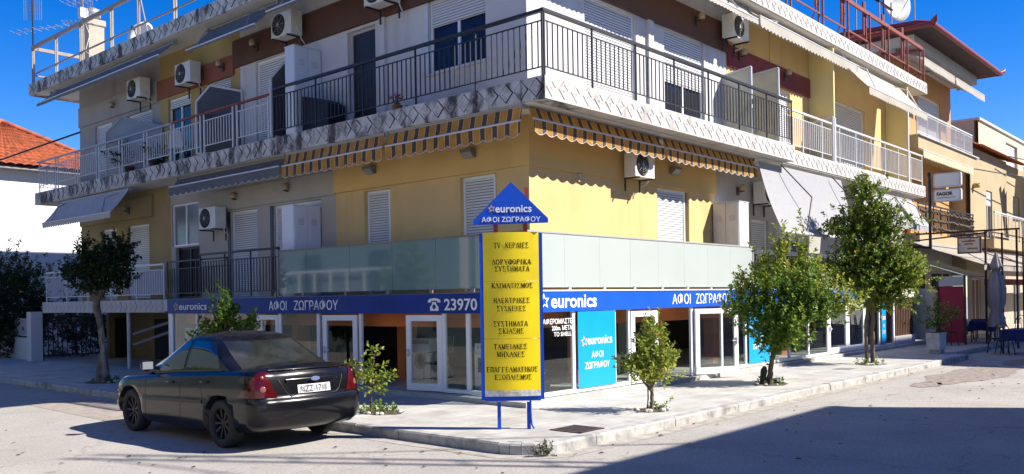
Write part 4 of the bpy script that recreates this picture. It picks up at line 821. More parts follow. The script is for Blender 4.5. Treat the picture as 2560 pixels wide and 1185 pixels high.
def lerpt(T, f):
    for a, b in zip(T, T[1:]):
        if f <= b[0]: t = (f - a[0]) / (b[0] - a[0]); return [p + (q - p) * t for p, q in zip(a[1:], b[1:])]
    return list(T[-1][1:])
def lev(f): return Plan(*lerpt(LV, f))
def zz(f, s):
    zb = .2 if .6 < s < 3.7 else .26
    return zb + (belt(s) - zb) * f
def side(s, f, sg=-1, off=0.): return Vector((CX0 + sg * (lev(f).side(s) + off), CY0 + s, zz(f, s)))
def rear(x, f, off=0.):
    s = lev(f).end(x); return Vector((CX0 + x, CY0 + s - off, zz(f, s)))
mCAR = M('car_paint_black', (.004, .004, .006), .22, var=.1, vs_=3, spec=.2, coat=.32, dirt=.1, dcol=(.05, .046, .042), ds=1.5, stretch=(1, 1, 1), thr=.5)
mCARG = M('car_window', (.006, .008, .01), .02, var=0, spec=1.0, coat=.5); mTRIM = M('car_trim', (.012, .012, .013), .45, var=.1)
mPLAT = M('plate_white', (.6, .6, .58), .4, var=.06); mLAMPR = M('tail_lamp_red', (.055, .002, .003), .15, var=.25, vs_=14, spec=.4, coat=.3)
rows = []
fs = [0, .05, .1, .18, .25, .35, .45, .52, .545, .62, .7, .78, .85, .9, .95, 1.0]
for f in fs: rows.append([Vector((CX0 + x, CY0 + y, zz(f, y))) for x, y in lev(f).ring()])
N = len(rows[0])
# deck (bonnet, boot) closes the top
top = rows[-1]
def deckz(x, s, w):
    cr_ = .085 if s > 2.9 else .07; return zz(1, s) + cr_ * (1 - (x / w) ** 2)
for q in (.92, .75, .5, .25, .05):
    rows.append([Vector((CX0 + (p.x - CX0) * q, CY0 + 2.2 + (p.y - CY0 - 2.2) * (.985 if q > .9 else .97 if q > .7 else .96), 0)) for p in top])
    for p in rows[-1]: p.z = deckz(p.x - CX0, p.y - CY0, .81)
m = MB(); m.grid(rows, 0, True, True); m.add(rows[0], [tuple(range(N))[::-1]]); m.add(rows[-1], [tuple(range(N))])
body = m.build('body', mCAR, CAR)
bm_ = body.data; import bmesh
b2 = bmesh.new(); b2.from_mesh(bm_); bmesh.ops.remove_doubles(b2, verts=b2.verts, dist=1e-5); bmesh.ops.recalc_face_normals(b2, faces=b2.faces); b2.to_mesh(bm_); b2.free()
AX = [.98, 3.56]; WR_ = .325
cut = MB()
for s in AX: cut.lathe([(.385, -1.2), (.385, 1.2)], (CX0, CY0 + s, .325), 40, axis=(1, 0, 0))
co_ = cut.build('cutter', mTRIM, CAR)
md = body.modifiers.new('arch', 'BOOLEAN'); md.object = co_; md.operation = 'DIFFERENCE'; md.solver = 'EXACT'
dg = bpy.context.evaluated_depsgraph_get(); nm_ = bpy.data.meshes.new_from_object(body.evaluated_get(dg)); body.modifiers.clear(); body.data = nm_; bpy.data.objects.remove(co_)
m = MB(); m.box(CX0 - .6, CX0 + .6, CY0 + .5, CY0 + 4.0, .21, .8); m.build('underbody', mTRIM, CAR)
# greenhouse
GH = [(0, .60, 3.50, .80), (.12, .68, 3.36, .79), (.5, 1.0, 2.98, .735), (.85, 1.30, 2.60, .66), (.95, 1.41, 2.47, .615), (1.0, 1.50, 2.36, .55)]
def gz(f, s):
    zb = belt(s) + .0 if s < 2.9 else belt(s) + .05; zt = 1.49 - .03 * ((s - 1.85) / .5) ** 2
    return zb + (zt - zb) * f
def glev(f): return Plan(*lerpt(GH, f), .8)
rows = []
for f in (0, .06, .12, .3, .5, .7, .85, .92, .95, .98, 1.0): rows.append([Vector((CX0 + x, CY0 + y, gz(f, y))) for x, y in glev(f).ring()])
N = len(rows[0])
for q in (.85, .6, .35, .1): rows.append([Vector((CX0 + (p.x - CX0) * q, CY0 + 1.93 + (p.y - CY0 - 1.93) * q, p.z + .05 * (1 - q * q))) for p in rows[10]])
m = MB(); m.grid(rows, 0, True, True); m.add(rows[-1], [tuple(range(N))]); m.build('roof', mCAR, CAR)
def gside(s, f, sg, off=.005): return Vector((CX0 + sg * (glev(f).side(s) + off), CY0 + s, gz(f, s)))
def grear(x, f, off=.007, front=False):
    s = glev(f).end(x, front); return Vector((CX0 + x, CY0 + s + (off if front else -off), gz(f, s) + .005))
def patch(fn, lo, hi, nu=14, nv=8): return [[fn(u, v) for u in [lo(v) + (hi(v) - lo(v)) * i / nu for i in range(nu + 1)]] for v in [j / nv for j in range(nv + 1)]]
F0, F1 = .07, .86
def ff(v): return F0 + (F1 - F0) * v
for sg in (-1, 1):
    m = MB(); m.grid(patch(lambda s, v: gside(s, ff(v), sg), lambda v: 2.06 - .02 * v, lambda v: 3.0 - .62 * v ** 1.15)); m.build('front_window', mCARG, CAR)
    m = MB(); m.grid(patch(lambda s, v: gside(s, ff(v), sg), lambda v: 1.08 + .36 * v ** 1.4, lambda v: 1.98 - .02 * v)); m.build('rear_window', mCARG, CAR)
    m = MB(); m.grid(patch(lambda s, v: gside(s, .0 + .06 * v, sg, .006), lambda v: 1.0, lambda v: 3.1, 20, 1)); m.build('belt_trim', mTRIM, CAR)
    m = MB(); m.grid(patch(lambda s, v: side(s, .46 + .06 * v, sg, .01), lambda v: 1.42, lambda v: 3.08, 20, 2)); m.build('side_moulding', mTRIM, CAR)
    for s0 in (2.02, 3.06, 1.3):   # door gaps
        m = MB(); m.grid(patch(lambda v, u: side(s0 + (.0 if s0 > 1.5 else .18 * u), .08 + .9 * u, sg, .0025 + 0 * v), lambda v: 0, lambda v: 1, 1, 10))
        P = [side(s0 + (.0 if s0 > 1.5 else (.1 - .2 * (.5 - j / 12)) ), .1 + .88 * j / 12, sg, .003) for j in range(13)]
        m = MB(); m.grid([[p - Y * .004, p + Y * .004] for p in P]); m.build('door_gap', mTRIM, CAR)
    for s0 in (2.2, 1.25):
        m = MB(); P = [side(s0 + .02 * j, .83, sg, .012 + .012 * math.sin(math.pi * j / 9)) for j in range(10)]; m.tube(P, .014, 6); m.build('door_handle', mCAR, CAR)
    mi = MB(); c = gside(2.93, .1, sg, .0); mi.lathe([(0, -.07), (.06, -.06), (.085, -.02), (.08, .03), (.0, .035)], c + Vector((sg * .13, 0, .04)), 14, axis=(0, -1, 0)); mi.bar(c + Vector((0, .0, .0)), c + Vector((sg * .08, 0, .03)), .04, .05); mo = mi.build('wing_mirror', mCAR, CAR)
    mi = MB(); mi.obox(c + Vector((sg * .13, -.045, .04)), X, Z, Y, .078, .055, .004); mi.build('mirror_glass', M('mirror_silver', (.22, .24, .25), .3, .3, var=0), mo)
    m = MB(); m.grid(patch(lambda s, v: side(s, .62 + .06 * v, sg, .006), lambda v: 3.9, lambda v: 4.05, 3, 2)); m.build('side_repeater', M('amber_lens', (.5, .12, .01), .2, var=0), CAR)
    # tail lamp: wraps the corner
    def peri(p, f, off):
        P_ = lev(f); x, y = P_.peri(p); x2, y2 = P_.peri(p + .01); d = Vector((x2 - x, y2 - y)).normalized(); return Vector((CX0 + sg * (x + d.y * off), CY0 + y - d.x * off, zz(f, y)))
    rowsT = []
    for j in range(17):
        v = j / 16; f = .57 + .42 * v
        inner, outer_ = -.09 + .14 * v ** 1.1, .56 - .40 * v ** .75
        rowsT.append([peri(inner + (outer_ - inner) * i / 20, f, .009) for i in range(21)])
    m = MB(); m.grid(rowsT); tl = m.build('tail_lamp', mLAMPR, CAR)
    c = peri(.09, .71, .012); nr = Vector((sg * .35, -1, .1)).normalized(); m = MB(); m.lathe([(.0, .008), (.03, .006), (.04, 0)], c, 16, axis=nr); m.build('lamp_reflector', M('lamp_clear', (.22, .07, .05), .1, var=0, coat=.8), tl)
    m = MB(); c = peri(.1, .9, .01); m.lathe([(.0, .008), (.016, .006), (.022, 0)], c, 12, axis=nr); m.build('indicator', M('indicator_amber', (.3, .1, .03), .15, var=0), tl)
mWIN = M('car_rear_window', (.012, .015, .015), .08, var=.25, vs_=3, spec=.7, dirt=.35, dcol=(.05, .052, .048), ds=1.6, stretch=(1, 1, 1), thr=.42)
m = MB(); m.grid(patch(lambda x, v: grear(x, .04 + .83 * v), lambda v: -.69 + .13 * v, lambda v: .69 - .13 * v, 18, 8)); m.build('rear_windscreen', mWIN, CAR)
m = MB(); m.grid(patch(lambda x, v: grear(x, .04 + .85 * v, .006, True), lambda v: -.67 + .13 * v, lambda v: .67 - .13 * v, 18, 8)); m.build('windscreen', mCARG, CAR)
m = MB(); m.tube([grear(.0, .03, .02), grear(-.2, .05, .03), grear(-.55, .06, .025)], .009, 6); m.build('wiper', mTRIM, CAR)
m = MB()
P0 = [rear(-.62 + 1.24 * j / 16, .992, .012) for j in range(17)]; m.tube([p + Z * .012 for p in P0], .014, 6); m.build('boot_lip', mCAR, CAR)
m = MB(); rows = [[rear(-.42 + .84 * i / 12, f, .003 + (.035 if k == 1 else 0)) for i in range(13)] for k, f in enumerate((.87, .83, .79))]; m.grid(rows); m.build('boot_grip', mCAR, CAR)
m = MB(); P = [rear(x, f, .004) for x, f in ((-.52, .98), (-.5, .8), (-.42, .62), (-.36, .57), (.36, .57), (.42, .62), (.5, .8), (.52, .98))]
for a, b in zip(P, P[1:]): m.tube([a, b], .006, 5)
m.build('boot_gap', mTRIM, CAR)
pl = MB(); rows = [[rear(-.26 + .52 * i / 8, f, .012) for i in range(9)] for f in (.605, .745)]; pl.grid(rows, smooth=False); pt_ = pl.build('number_plate', mPLAT, CAR)
pl = MB(); a, b = rear(-.22, .625, .027), rear(.22, .625, .027); h_ = rear(-.22, .725, .027) - a; pl.text('NZZ-1710', a, (b - a).normalized(), h_.normalized(), .42, .085, 0, .0, .003); pl.build('plate_lettering', M('plate_black', (.08, .08, .08), .5, var=0), pt_)
c = rear(0, .835, .045); m = MB()
P = [c + X * (.07 * math.cos(2 * math.pi * k / 24)) + Z * (.03 * math.sin(2 * math.pi * k / 24)) for k in range(24)]; Q = [p - Y * .008 for p in P]
m.add(P + Q, [tuple(range(24)), tuple(range(24, 48))[::-1]] + [(k, (k + 1) % 24, 24 + (k + 1) % 24, 24 + k) for k in range(24)]); bd = m.build('badge', M('badge_silver', (.7, .7, .75), .2, .8, var=0), CAR)
m = MB(); P = [c - Y * .0095 + X * (.055 * math.cos(2 * math.pi * k / 24)) + Z * (.021 * math.sin(2 * math.pi * k / 24)) for k in range(24)]; m.add(P, [tuple(range(24))]); m.build('badge_field', M('badge_blue', (.1, .14, .4), .3, var=0), bd)
m = MB(); rows = [[rear(-.78 + 1.56 * i / 24, f, .004) for i in range(25)] for f in (.525, .54)]; m.grid(rows); m.build('bumper_crease', mTRIM, CAR)
# wheels
mRIM = M('dark_alloy', (.035, .035, .038), .4, .6, var=.1)
for s in AX:
    for sg in (-1, 1):
        c = Vector((CX0 + sg * .765, CY0 + s, WR_)); ax = Vector((sg, 0, 0)); t = MB()
        t.lathe([(.2, -.1), (.29, -.1), (.317, -.085), (.325, -.05), (.325, .05), (.317, .085), (.29, .1), (.215, .095), (.205, .08)], c, 40, axis=ax, cap=False); wh = t.build('wheel', mRUBR, CAR)
        t = MB(); t.lathe([(.21, .085), (.2, .06), (.19, -.02), (.19, -.1)], c, 32, axis=ax, cap=False); t.lathe([(0, .06), (.05, .058), (.06, .04)], c, 16, axis=ax); t.lathe([(0, -.03), (.19, -.03)], c, 24, 1, axis=ax, cap=False)
        for k in range(9):
            an = 2 * math.pi * k / 9; d = Vector((0, math.cos(an), math.sin(an)))
            for dv in (-.07, .07):
                d2 = Vector((0, math.cos(an + dv), math.sin(an + dv))); t.bar(c + ax * .045 + d * .04, c + ax * .062 + d2 * .2, .013, .02, up=(sg, 0, 0))
        t.build('rim', [mRIM, mTRIM], wh)
# ---------------------------------------------------------------- trees and plants
def leaf_cloud(mb, rnd, blobs, ntw, per, size, up=.3, mat=0, spread=.16):
    tot = sum(b[2] for b in blobs)
    for c, r, wgt, *mi in blobs:
        mat = mi[0] if mi else 0
        c = Vector(c); n = int(ntw * wgt / tot); sub_ = []
        for _ in range(max(3, n // 16)):
            d = Vector((rnd.gauss(0, 1), rnd.gauss(0, 1), rnd.gauss(0, 1))).normalized() * rnd.uniform(.35, 1.05); sub_.append(d)
        for _ in range(n):
            d = Vector((rnd.gauss(0, 1), rnd.gauss(0, 1), rnd.gauss(0, 1))).normalized(); q = rnd.random() ** .45 * rnd.uniform(.85, 1.12)
            if rnd.random() < .72:
                e = rnd.choice(sub_); g_ = 1.9 / len(sub_) ** .4 * .42; d = e + Vector((rnd.gauss(0, g_), rnd.gauss(0, g_), rnd.gauss(0, g_))); q = 1.; 
            p = c + Vector((d.x * r[0], d.y * r[1], d.z * r[2])) * q
            d = d.normalized() if d.length > .05 else Vector((0, 0, 1))
            ax = (d + Z * up * 2 + Vector((rnd.gauss(0, .35), rnd.gauss(0, .35), rnd.gauss(0, .35)))).normalized(); u = ax.orthogonal().normalized(); w = ax.cross(u); L = spread * rnd.uniform(.7, 1.4)
            for k in range(per):
                an = k * 2.4 + rnd.uniform(-.4, .4); t = k / max(1, per - 1); b = p + ax * (t - .4) * L
                out = (u * math.cos(an) + w * math.sin(an)) * (1 - .5 * t) + ax * (.35 + .6 * t); out += Vector((rnd.gauss(0, .2), rnd.gauss(0, .2), rnd.gauss(-.08, .2))); out.normalize()
                s = size * rnd.uniform(.65, 1.25); sd = out.cross(ax + Vector((rnd.gauss(0, .4), rnd.gauss(0, .4), rnd.gauss(0, .4))))
                sd = sd.normalized() if sd.length > 1e-3 else out.orthogonal().normalized()
                nn = sd.cross(out) * s * .1; hw = s * .27
                mb.add([b, b + out * s * .5 + sd * hw + nn, b + out * s - nn * .8, b + out * s * .5 - sd * hw + nn, b + out * s * .5 - nn * .3], [(0, 1, 4), (1, 2, 4), (2, 3, 4), (3, 0, 4)], mat, True)
def tree(name, label, base, limbs, blobs, ntw, per, size, lm, seed, up=.3, cat='tree', bark=None, group=None, spread=.16, cname='crown'):
    rnd = random.Random(seed); t = thing(name, label, cat, base, group); B = Vector(base)
    m = MB()
    for pts, rr in limbs:
        P = [B + Vector(p) for p in pts]; n = 5; Q, RR = [], []
        for i in range((len(P) - 1) * n + 1):
            k, f = divmod(i, n); k2 = min(k + 1, len(P) - 1); f /= n; Q.append(P[k].lerp(P[k2], f) + Vector((rnd.gauss(0, .008), rnd.gauss(0, .008), 0))); RR.append((rr[k] + (rr[k2] - rr[k]) * f) * rnd.uniform(.93, 1.07))
        m.tube(Q, RR, 9)
    m.build('trunk', bark or mBARK, t)
    m = MB(); leaf_cloud(m, rnd, [(B + Vector(b[0]),) + tuple(b[1:]) for b in blobs], ntw, per, size, up, 0, spread); m.build(cname, lm, t)
    return t
# image right direction in plan = (.66,-.75); "back" = (.75,.66)
def RV(a, z, b=0.): return (.66 * a + .75 * b, -.75 * a + .66 * b, z)
tree('orange_tree', 'small yellow green orange sapling with forked trunk in front of the open shop door', (.53, -2.0, .137),
     [([RV(0, 0), RV(.0, .25), RV(-.02, .42), RV(-.04, .75)], [.035, .028, .025, .012]), ([RV(0, .3), RV(.07, .6), RV(.08, 1.0)], [.024, .018, .008]), ([RV(0, .3), RV(-.16, .5), RV(-.26, .7)], [.022, .014, .006]), ([RV(-.07, 0), RV(-.06, .5)], [.012, .01])],
     [(RV(-.02, .62), (.3, .3, .2), 3), (RV(-.28, .72), (.16, .16, .14), 1.2), (RV(.2, .78), (.17, .17, .16), 1.6), (RV(-.02, .95), (.16, .16, .25), 1.6), (RV(.13, 1.2), (.06, .06, .22), .6), (RV(-.03, 1.2), (.05, .05, .16), .5)], 260, 9, .078, mLEAFY, 11, .55)
tree('orange_tree', 'bushy orange tree with bright upright shoots and a dark stump at its foot', (5.31, -1.75, .137),
     [([RV(.0, 0), RV(.02, .35), RV(.12, .75), RV(.2, 1.1)], [.065, .05, .048, .03]), ([RV(.12, .72), RV(.4, 1.0), RV(.6, 1.4)], [.04, .03, .015]), ([RV(.16, .8), RV(.0, 1.2), RV(-.1, 1.7)], [.035, .025, .012]), ([RV(.18, 1.0), RV(.4, 1.5), RV(.45, 2.2)], [.03, .02, .01])],
     [(RV(.3, 1.35), (.75, .75, .55), 6), (RV(-.25, 1.4), (.55, .55, .45), 3), (RV(1.0, 1.5), (.55, .55, .4), 3), (RV(.35, 1.9), (.7, .7, .42), 3.6), (RV(1.4, 1.62), (.36, .36, .26), 1.2, 1), (RV(.25, 1.0), (.4, .4, .25), 1.6), (RV(-.15, 2.35), (.13, .13, .42), .8, 1), (RV(.25, 2.4), (.17, .17, .38), .9, 1), (RV(.66, 2.55), (.1, .1, .5), .8, 1), (RV(.98, 2.2), (.16, .16, .32), .8, 1), (RV(-.5, 2.0), (.13, .13, .3), .6, 1), (RV(-.72, 1.55), (.2, .2, .22), .6), (RV(1.15, 1.9), (.3, .3, .2), .7, 1), (RV(.5, 2.15), (.4, .4, .2), 1, 1), (RV(.1, .62), (.1, .1, .1), .15)], 1700, 10, .084, [mLEAF, mLEAFY], 12, .6)
m = MB(); m.tube([RVb for RVb in [Vector((5.19, -1.68, .1)), Vector((5.18, -1.67, .3)), Vector((5.2, -1.68, .42)), Vector((5.22, -1.69, .5))]], [.075, .06, .07, .03], 9); m.tube([(5.1, -1.75, .12), (5.16, -1.7, .22)], [.06, .03], 7); m.tube([(5.4, -1.85, .12), (5.38, -1.83, .25)], [.05, .03], 7)
tag(m.build('tree_stump', M('stump_dark', (.03, .026, .022), .95, var=.3, vs_=15, bump=.6, bs=25)), 'dark gnarled stump beside the trunk of the bushy orange tree', 'stump')
tree('orange_tree', 'tallest orange tree with two thin trunks and yellowing leaves before the far shop windows', (11.3, -1.66, .137),
     [([RV(-.1, 0), RV(-.11, .9), RV(-.05, 1.8), RV(-.1, 2.6)], [.05, .045, .04, .02]), ([RV(.06, 0), RV(.05, .9), RV(.1, 1.8), RV(.3, 3.0)], [.06, .05, .045, .02]), ([RV(.08, 1.5), RV(.5, 2.1)], [.03, .015]), ([RV(-.08, 1.5), RV(-.5, 2.2)], [.03, .015])],
     [(RV(.25, 2.15), (.85, .85, .6), 6), (RV(.75, 2.4), (.62, .62, .55), 3.5), (RV(-.35, 2.5), (.6, .6, .55), 3), (RV(.2, 3.0), (.75, .75, .6), 4.5), (RV(-.35, 3.4), (.6, .6, .5), 2.4), (RV(.0, 4.0), (.55, .55, .5), 2.2), (RV(-.05, 4.45), (.28, .28, .3), .8), (RV(.55, 3.6), (.45, .45, .4), 1.5), (RV(.3, 1.6), (.55, .55, .2), 1.2), (RV(-.8, 3.5), (.2, .2, .15), .4), (RV(-.8, 2.4), (.4, .4, .4), 1.2), (RV(.6, 2.3), (.7, .7, .5), 1.4, 1), (RV(1.1, 2.5), (.35, .35, .35), .7, 1)], 2800, 10, .088, [mLEAFM, mLEAFY], 13, .25)
tree('orange_tree', 'old tree with thick peeling trunk on the shaded left pavement', (-2.33, 11.25, .137),
     [([RV(.0, 0), RV(.02, .35), RV(.03, .7), RV(-.02, 1.3), RV(-.1, 1.75), RV(-.13, 2.1)], [.17, .13, .075, .07, .085, .075]), ([RV(-.12, 1.9), RV(-.4, 2.4)], [.07, .03]), ([RV(-.1, 1.9), RV(.3, 2.5)], [.07, .03]), ([RV(-.1, 2.0), RV(-.05, 2.7)], [.06, .02])],
     [(RV(-.1, 2.45), (.5, .5, .3), 3), (RV(-.35, 2.75), (.42, .42, .3), 2), (RV(.3, 2.75), (.42, .42, .35), 2.4), (RV(.5, 3.15), (.3, .3, .3), 1.3), (RV(.15, 3.0), (.35, .35, .3), 1.2), (RV(-.35, 3.1), (.12, .12, .22), .4), (RV(-.72, 2.6), (.15, .15, .12), .4), (RV(.5, 2.3), (.2, .2, .15), .5)], 820, 9, .09, mLEAFD, 14, .35,
     bark=M('peeling_bark', (.12, .1, .08), .9, var=.4, vs_=9, bump=.7, bs=20, dirt=.7, dcol=(.36, .32, .26), ds=5, thr=.5))
tree('orange_tree', 'young leafy tree rising behind the roof of the parked car', (-2.3, 5.75, .137),
     [([RV(.0, 0), RV(-.02, .8), RV(-.05, 1.5)], [.045, .035, .015]), ([RV(-.02, .8), RV(.3, 1.3)], [.02, .01]), ([RV(-.02, .8), RV(-.4, 1.2)], [.02, .01])],
     [(RV(-.02, 1.2), (.25, .25, .3), 3), (RV(-.1, 1.6), (.13, .13, .3), 1.4), (RV(.1, 1.6), (.09, .09, .2), .7), (RV(.34, 1.25), (.12, .12, .18), .8), (RV(.46, 1.45), (.05, .05, .18), .35), (RV(-.5, 1.25), (.16, .16, .2), .6), (RV(-.65, 1.05), (.12, .12, .1), .3)], 210, 8, .1, mLEAF, 15, .5)
tree('orange_tree', 'thin sapling with few large leaves beside the rear of the car', (-2.24, 1.55, .137),
     [([RV(.0, 0), RV(-.01, .4), RV(.02, .75), RV(.06, .98)], [.022, .017, .012, .005]), ([RV(.0, .4), RV(.2, .62)], [.01, .005]), ([RV(.0, .45), RV(-.2, .62)], [.01, .005])],
     [(RV(-.16, .62), (.18, .18, .16), 2), (RV(.18, .6), (.18, .18, .16), 2), (RV(.02, .8), (.12, .12, .16), 1.2), (RV(.06, .98), (.06, .06, .08), .5), (RV(.08, .4), (.1, .1, .12), .6), (RV(-.3, .7), (.08, .08, .06), .4)], 52, 6, .1, mLEAFY, 16, .3)
# tree pits: soil, stones and weeds
def pit(label, x, y, rx, ry, seed, weeds=20, stones=14):
    rnd = random.Random(seed); t = thing('tree_pit', label, 'tree pit', (x, y, .14)); m = MB(); q = blob(x, y, rx, ry, .146, 18, .2, rnd); m.add(q + [(x, y, .155)], [(i, (i + 1) % 18, 18) for i in range(18)]); m.build('soil', mSOIL, t)
    m = MB()
    for k in range(stones):
        a = rnd.uniform(0, 6.28); c = Vector((x + rx * .9 * math.cos(a), y + ry * .9 * math.sin(a), .15)); s = rnd.uniform(.025, .06)
        m.lathe([(0, -.3 * s), (.8 * s, -.1 * s), (s, .25 * s), (.6 * s, .7 * s), (0, .8 * s)], c, 7, axis=(rnd.uniform(-.3, .3), rnd.uniform(-.3, .3), 1), smooth=False)
    tag(m.build('stones', mSTONE, t), kind='stuff')
    if weeds: m = MB(); leaf_cloud(m, rnd, [((x + .05, y, .19), (rx * .75, ry * .75, .05), 1)], weeds, 7, .06, .5, 0, .07); tag(m.build('weeds', mLEAF, t), kind='stuff')
pit('soil patch with stones round the small forked sapling', .53, -2.0, .3, .26, 21, 10); pit('soil patch with suckers round the stump and bushy orange tree', 5.3, -1.75, .38, .3, 22, 26, 10)
pit('leaf strewn soil patch round the twin trunked orange tree', 11.3, -1.66, .5, .35, 23, 18, 16); pit('dark soil patch round the old peeling trunk', -2.33, 11.25, .38, .45, 24, 26, 6)
pit('weedy stony patch round the sapling behind the car', -2.15, 1.4, .3, .36, 25, 34, 16); pit('soil patch round the young tree hidden by the car', -2.3, 5.75, .3, .3, 26, 8, 6)
# weed at the kerb corner
rnd = random.Random(5); m = MB(); leaf_cloud(m, rnd, [((-3.04, -2.68, .09), (.08, .08, .08), 2), ((-3.0, -2.74, .03), (.08, .06, .04), 1)], 34, 7, .04, .5, 0, .06)
tag(m.build('weed_tuft', leafmat('weed_green', (.05, .07, .03), (.1, .12, .06), (.22, .2, .12))), 'grey green weed growing out of the kerb at the corner', 'weed')
# grate, cover
m = MB(); x0, x1, y0, y1 = -2.06, -1.5, -2.52, -2.0
for a, b, c_, d in ((x0, x1, y0, y0 + .04), (x0, x1, y1 - .04, y1), (x0, x0 + .04, y0, y1), (x1 - .04, x1, y0, y1)): m.box(a, b, c_, d, .138, .149)
for k in range(9): m.box(x0 + .05 + k * .054, x0 + .085 + k * .054, y0 + .03, y1 - .03, .138, .146)
for k in range(7): m.box(x0 + .03, x1 - .03, y0 + .06 + k * .065, y0 + .08 + k * .065, .138, .145)
m.box(x0, x1, y0, y1, .134, .1385)
tag(m.build('drain_grate', M('rusty_iron', (.07, .045, .045), .7, .3, var=.3, vs_=14)), 'rusty square drain grate in the pavement right of the totem sign', 'drain grate')
m = MB(); m.box(9.3, 9.85, -1.85, -1.45, .137, .142); tag(m.build('access_cover', M('cover_grey', (.2, .19, .18), .8, var=.2, vs_=8), bevel=.004), 'small grey access cover flush in the sunny pavement', 'access cover')
# ---------------------------------------------------------------- inside the shop
def cooker(label, x, y, rz, h=.88, w=.56, d=.56, kind='cooker'):
    t = thing('cooker' if kind == 'cooker' else 'washing_machine', label, 'cooker' if kind == 'cooker' else 'washing machine', (x, y, .24)); WO[t] = Vector((0, 0, 0)); t.rotation_euler.z = rz
    wm = M('enamel_white', (.72, .72, .7), .3, var=.03); m = MB(); m.box(-w / 2, w / 2, -d / 2, d / 2, .03, h); m.box(-w / 2 + .03, w / 2 - .03, -d / 2 + .03, d / 2 - .03, 0, .03); m.build('body', wm, t, bevel=.008)
    if kind == 'cooker':
        m = MB(); m.box(-w / 2 + .01, w / 2 - .01, -d / 2 - .02, -d / 2 - .001, .22, h - .16); dr = m.build('oven_door', wm, t, bevel=.006)
        m = MB(); m.box(-w / 2 + .1, w / 2 - .1, -d / 2 - .024, -d / 2 - .021, .34, h - .27); m.build('oven_window', mGLD, dr); m = MB(); m.tube([(-w / 2 + .06, -d / 2 - .05, h - .19), (w / 2 - .06, -d / 2 - .05, h - .19)], .01, 6); m.build('handle', mWMET, dr)
        m = MB(); m.box(-w / 2 + .01, w / 2 - .01, -d / 2 - .015, -d / 2 - .001, .05, .2); m.build('drawer', wm, t, bevel=.006)
        m = MB()
        for k in range(5): m.lathe([(.018, 0), (.016, .025), (0, .026)], (-w / 2 + .1 + k * .08, -d / 2 - .002, h - .08), 10, axis=(0, -1, 0))
        m.build('knobs', mGMET, t)
    else:
        m = MB(); m.lathe([(.0, 0), (.12, .0), (.13, .03), (.17, .03), (.18, 0)], (0, -d / 2 - .001, h * .45), 20, axis=(0, -1, 0)); m.build('porthole', mGMET, t); m = MB(); m.box(-w / 2 + .02, w / 2 - .02, -d / 2 - .008, -d / 2 - .001, h - .12, h - .02); m.build('control_panel', mGMET, t)
    return t
cooker('white cooker with glass oven door inside the corner shop window', .75, 1.55, rl); cooker('white washing machine inside the open left shop doorway', 1.7, 4.35, rl, kind='wm'); 
def shopchair(label, x, y, rz):
    t = thing('metal_chair', label, 'chair', (x, y, .24)); WO[t] = Vector((0, 0, 0)); t.rotation_euler.z = rz; g_ = mGMET
    m = MB(); m.box(-.22, .22, -.22, .22, .4, .44); m.build('seat', mBLK, t); m = MB(); m.box(-.21, .21, .2, .235, .55, .95); m.build('backrest', mBLK, t)
    for sx_ in (-.22, .22):
        m = MB(); m.tube([(sx_, -.25, 0), (sx_, -.22, .62), (sx_, .2, .64), (sx_, .24, .95)], .014, 6); m.build('front_leg', g_, t); m = MB(); m.tube([(sx_, .28, 0), (sx_, .1, .42)], .014, 6); m.build('rear_leg', g_, t)
shopchair('dark metal armchair inside the open left shop doorway', 1.0, 3.35, -1.9); shopchair('dark chair deeper inside behind the open sunny doorway', 3.6, 3.2, .6)
for lb, x, w_ in (('dark shelving with glass shelves behind the sunny open doorway', 5.2, 1.2), ('dark shelving behind the window right of the open door', 7.2, 1.0)):
    t = thing('shelving', lb, 'shelving', (x, 3.0, .24)); m = MB()
    for a in (0, w_): m.box(x + a - .02, x + a + .02, 2.9, 3.2, .24, 1.34)
    m.build('upright', mPVC, t)
    for k in range(4): m = MB(); m.box(x + .021, x + w_ - .021, 2.9, 3.2, .5 + k * .25, .515 + k * .25); m.build('shelf', M('shelf_dark', (.08, .08, .09), .4, var=0), t)
t = thing('rubber_plant', 'long leaved plant inside the corner window behind the white lettering', 'house plant', (.95, .55, .24)); m = MB(); m.lathe([(.09, 0), (.12, .2), (.125, .2)], (.95, .55, .24), 14); m.build('pot', M('plastic_pot', (.08, .07, .06), .5, var=0), t); m = MB(); rnd = random.Random(8)
for k in range(12):
    a = rnd.uniform(0, 6.28); L = rnd.uniform(.35, .6); P = []
    for i in range(7):
        s = i / 6; c = Vector((.95 + math.cos(a) * L * s * .7, .55 + math.sin(a) * L * s * .5, .44 + L * (1.1 * s - .8 * s * s))); w_ = .028 * math.sin(math.pi * min(1, s + .08)) + .002; sd = Vector((-math.sin(a), math.cos(a), 0)); P.append([c - sd * w_, c + sd * w_])
    m.grid(P)
m.build('foliage', mLEAF, t)
t = MB(); t.box(.05, .062, 11.2, 11.5, .75, 1.3); t.box(.05, .062, 11.55, 11.8, .95, 1.32); tag(t.build('notice_sheets', M('paper_pale', (.5, .52, .55), .7, var=.05)), 'pale paper sheets stuck inside the far left shop window', 'paper notices')

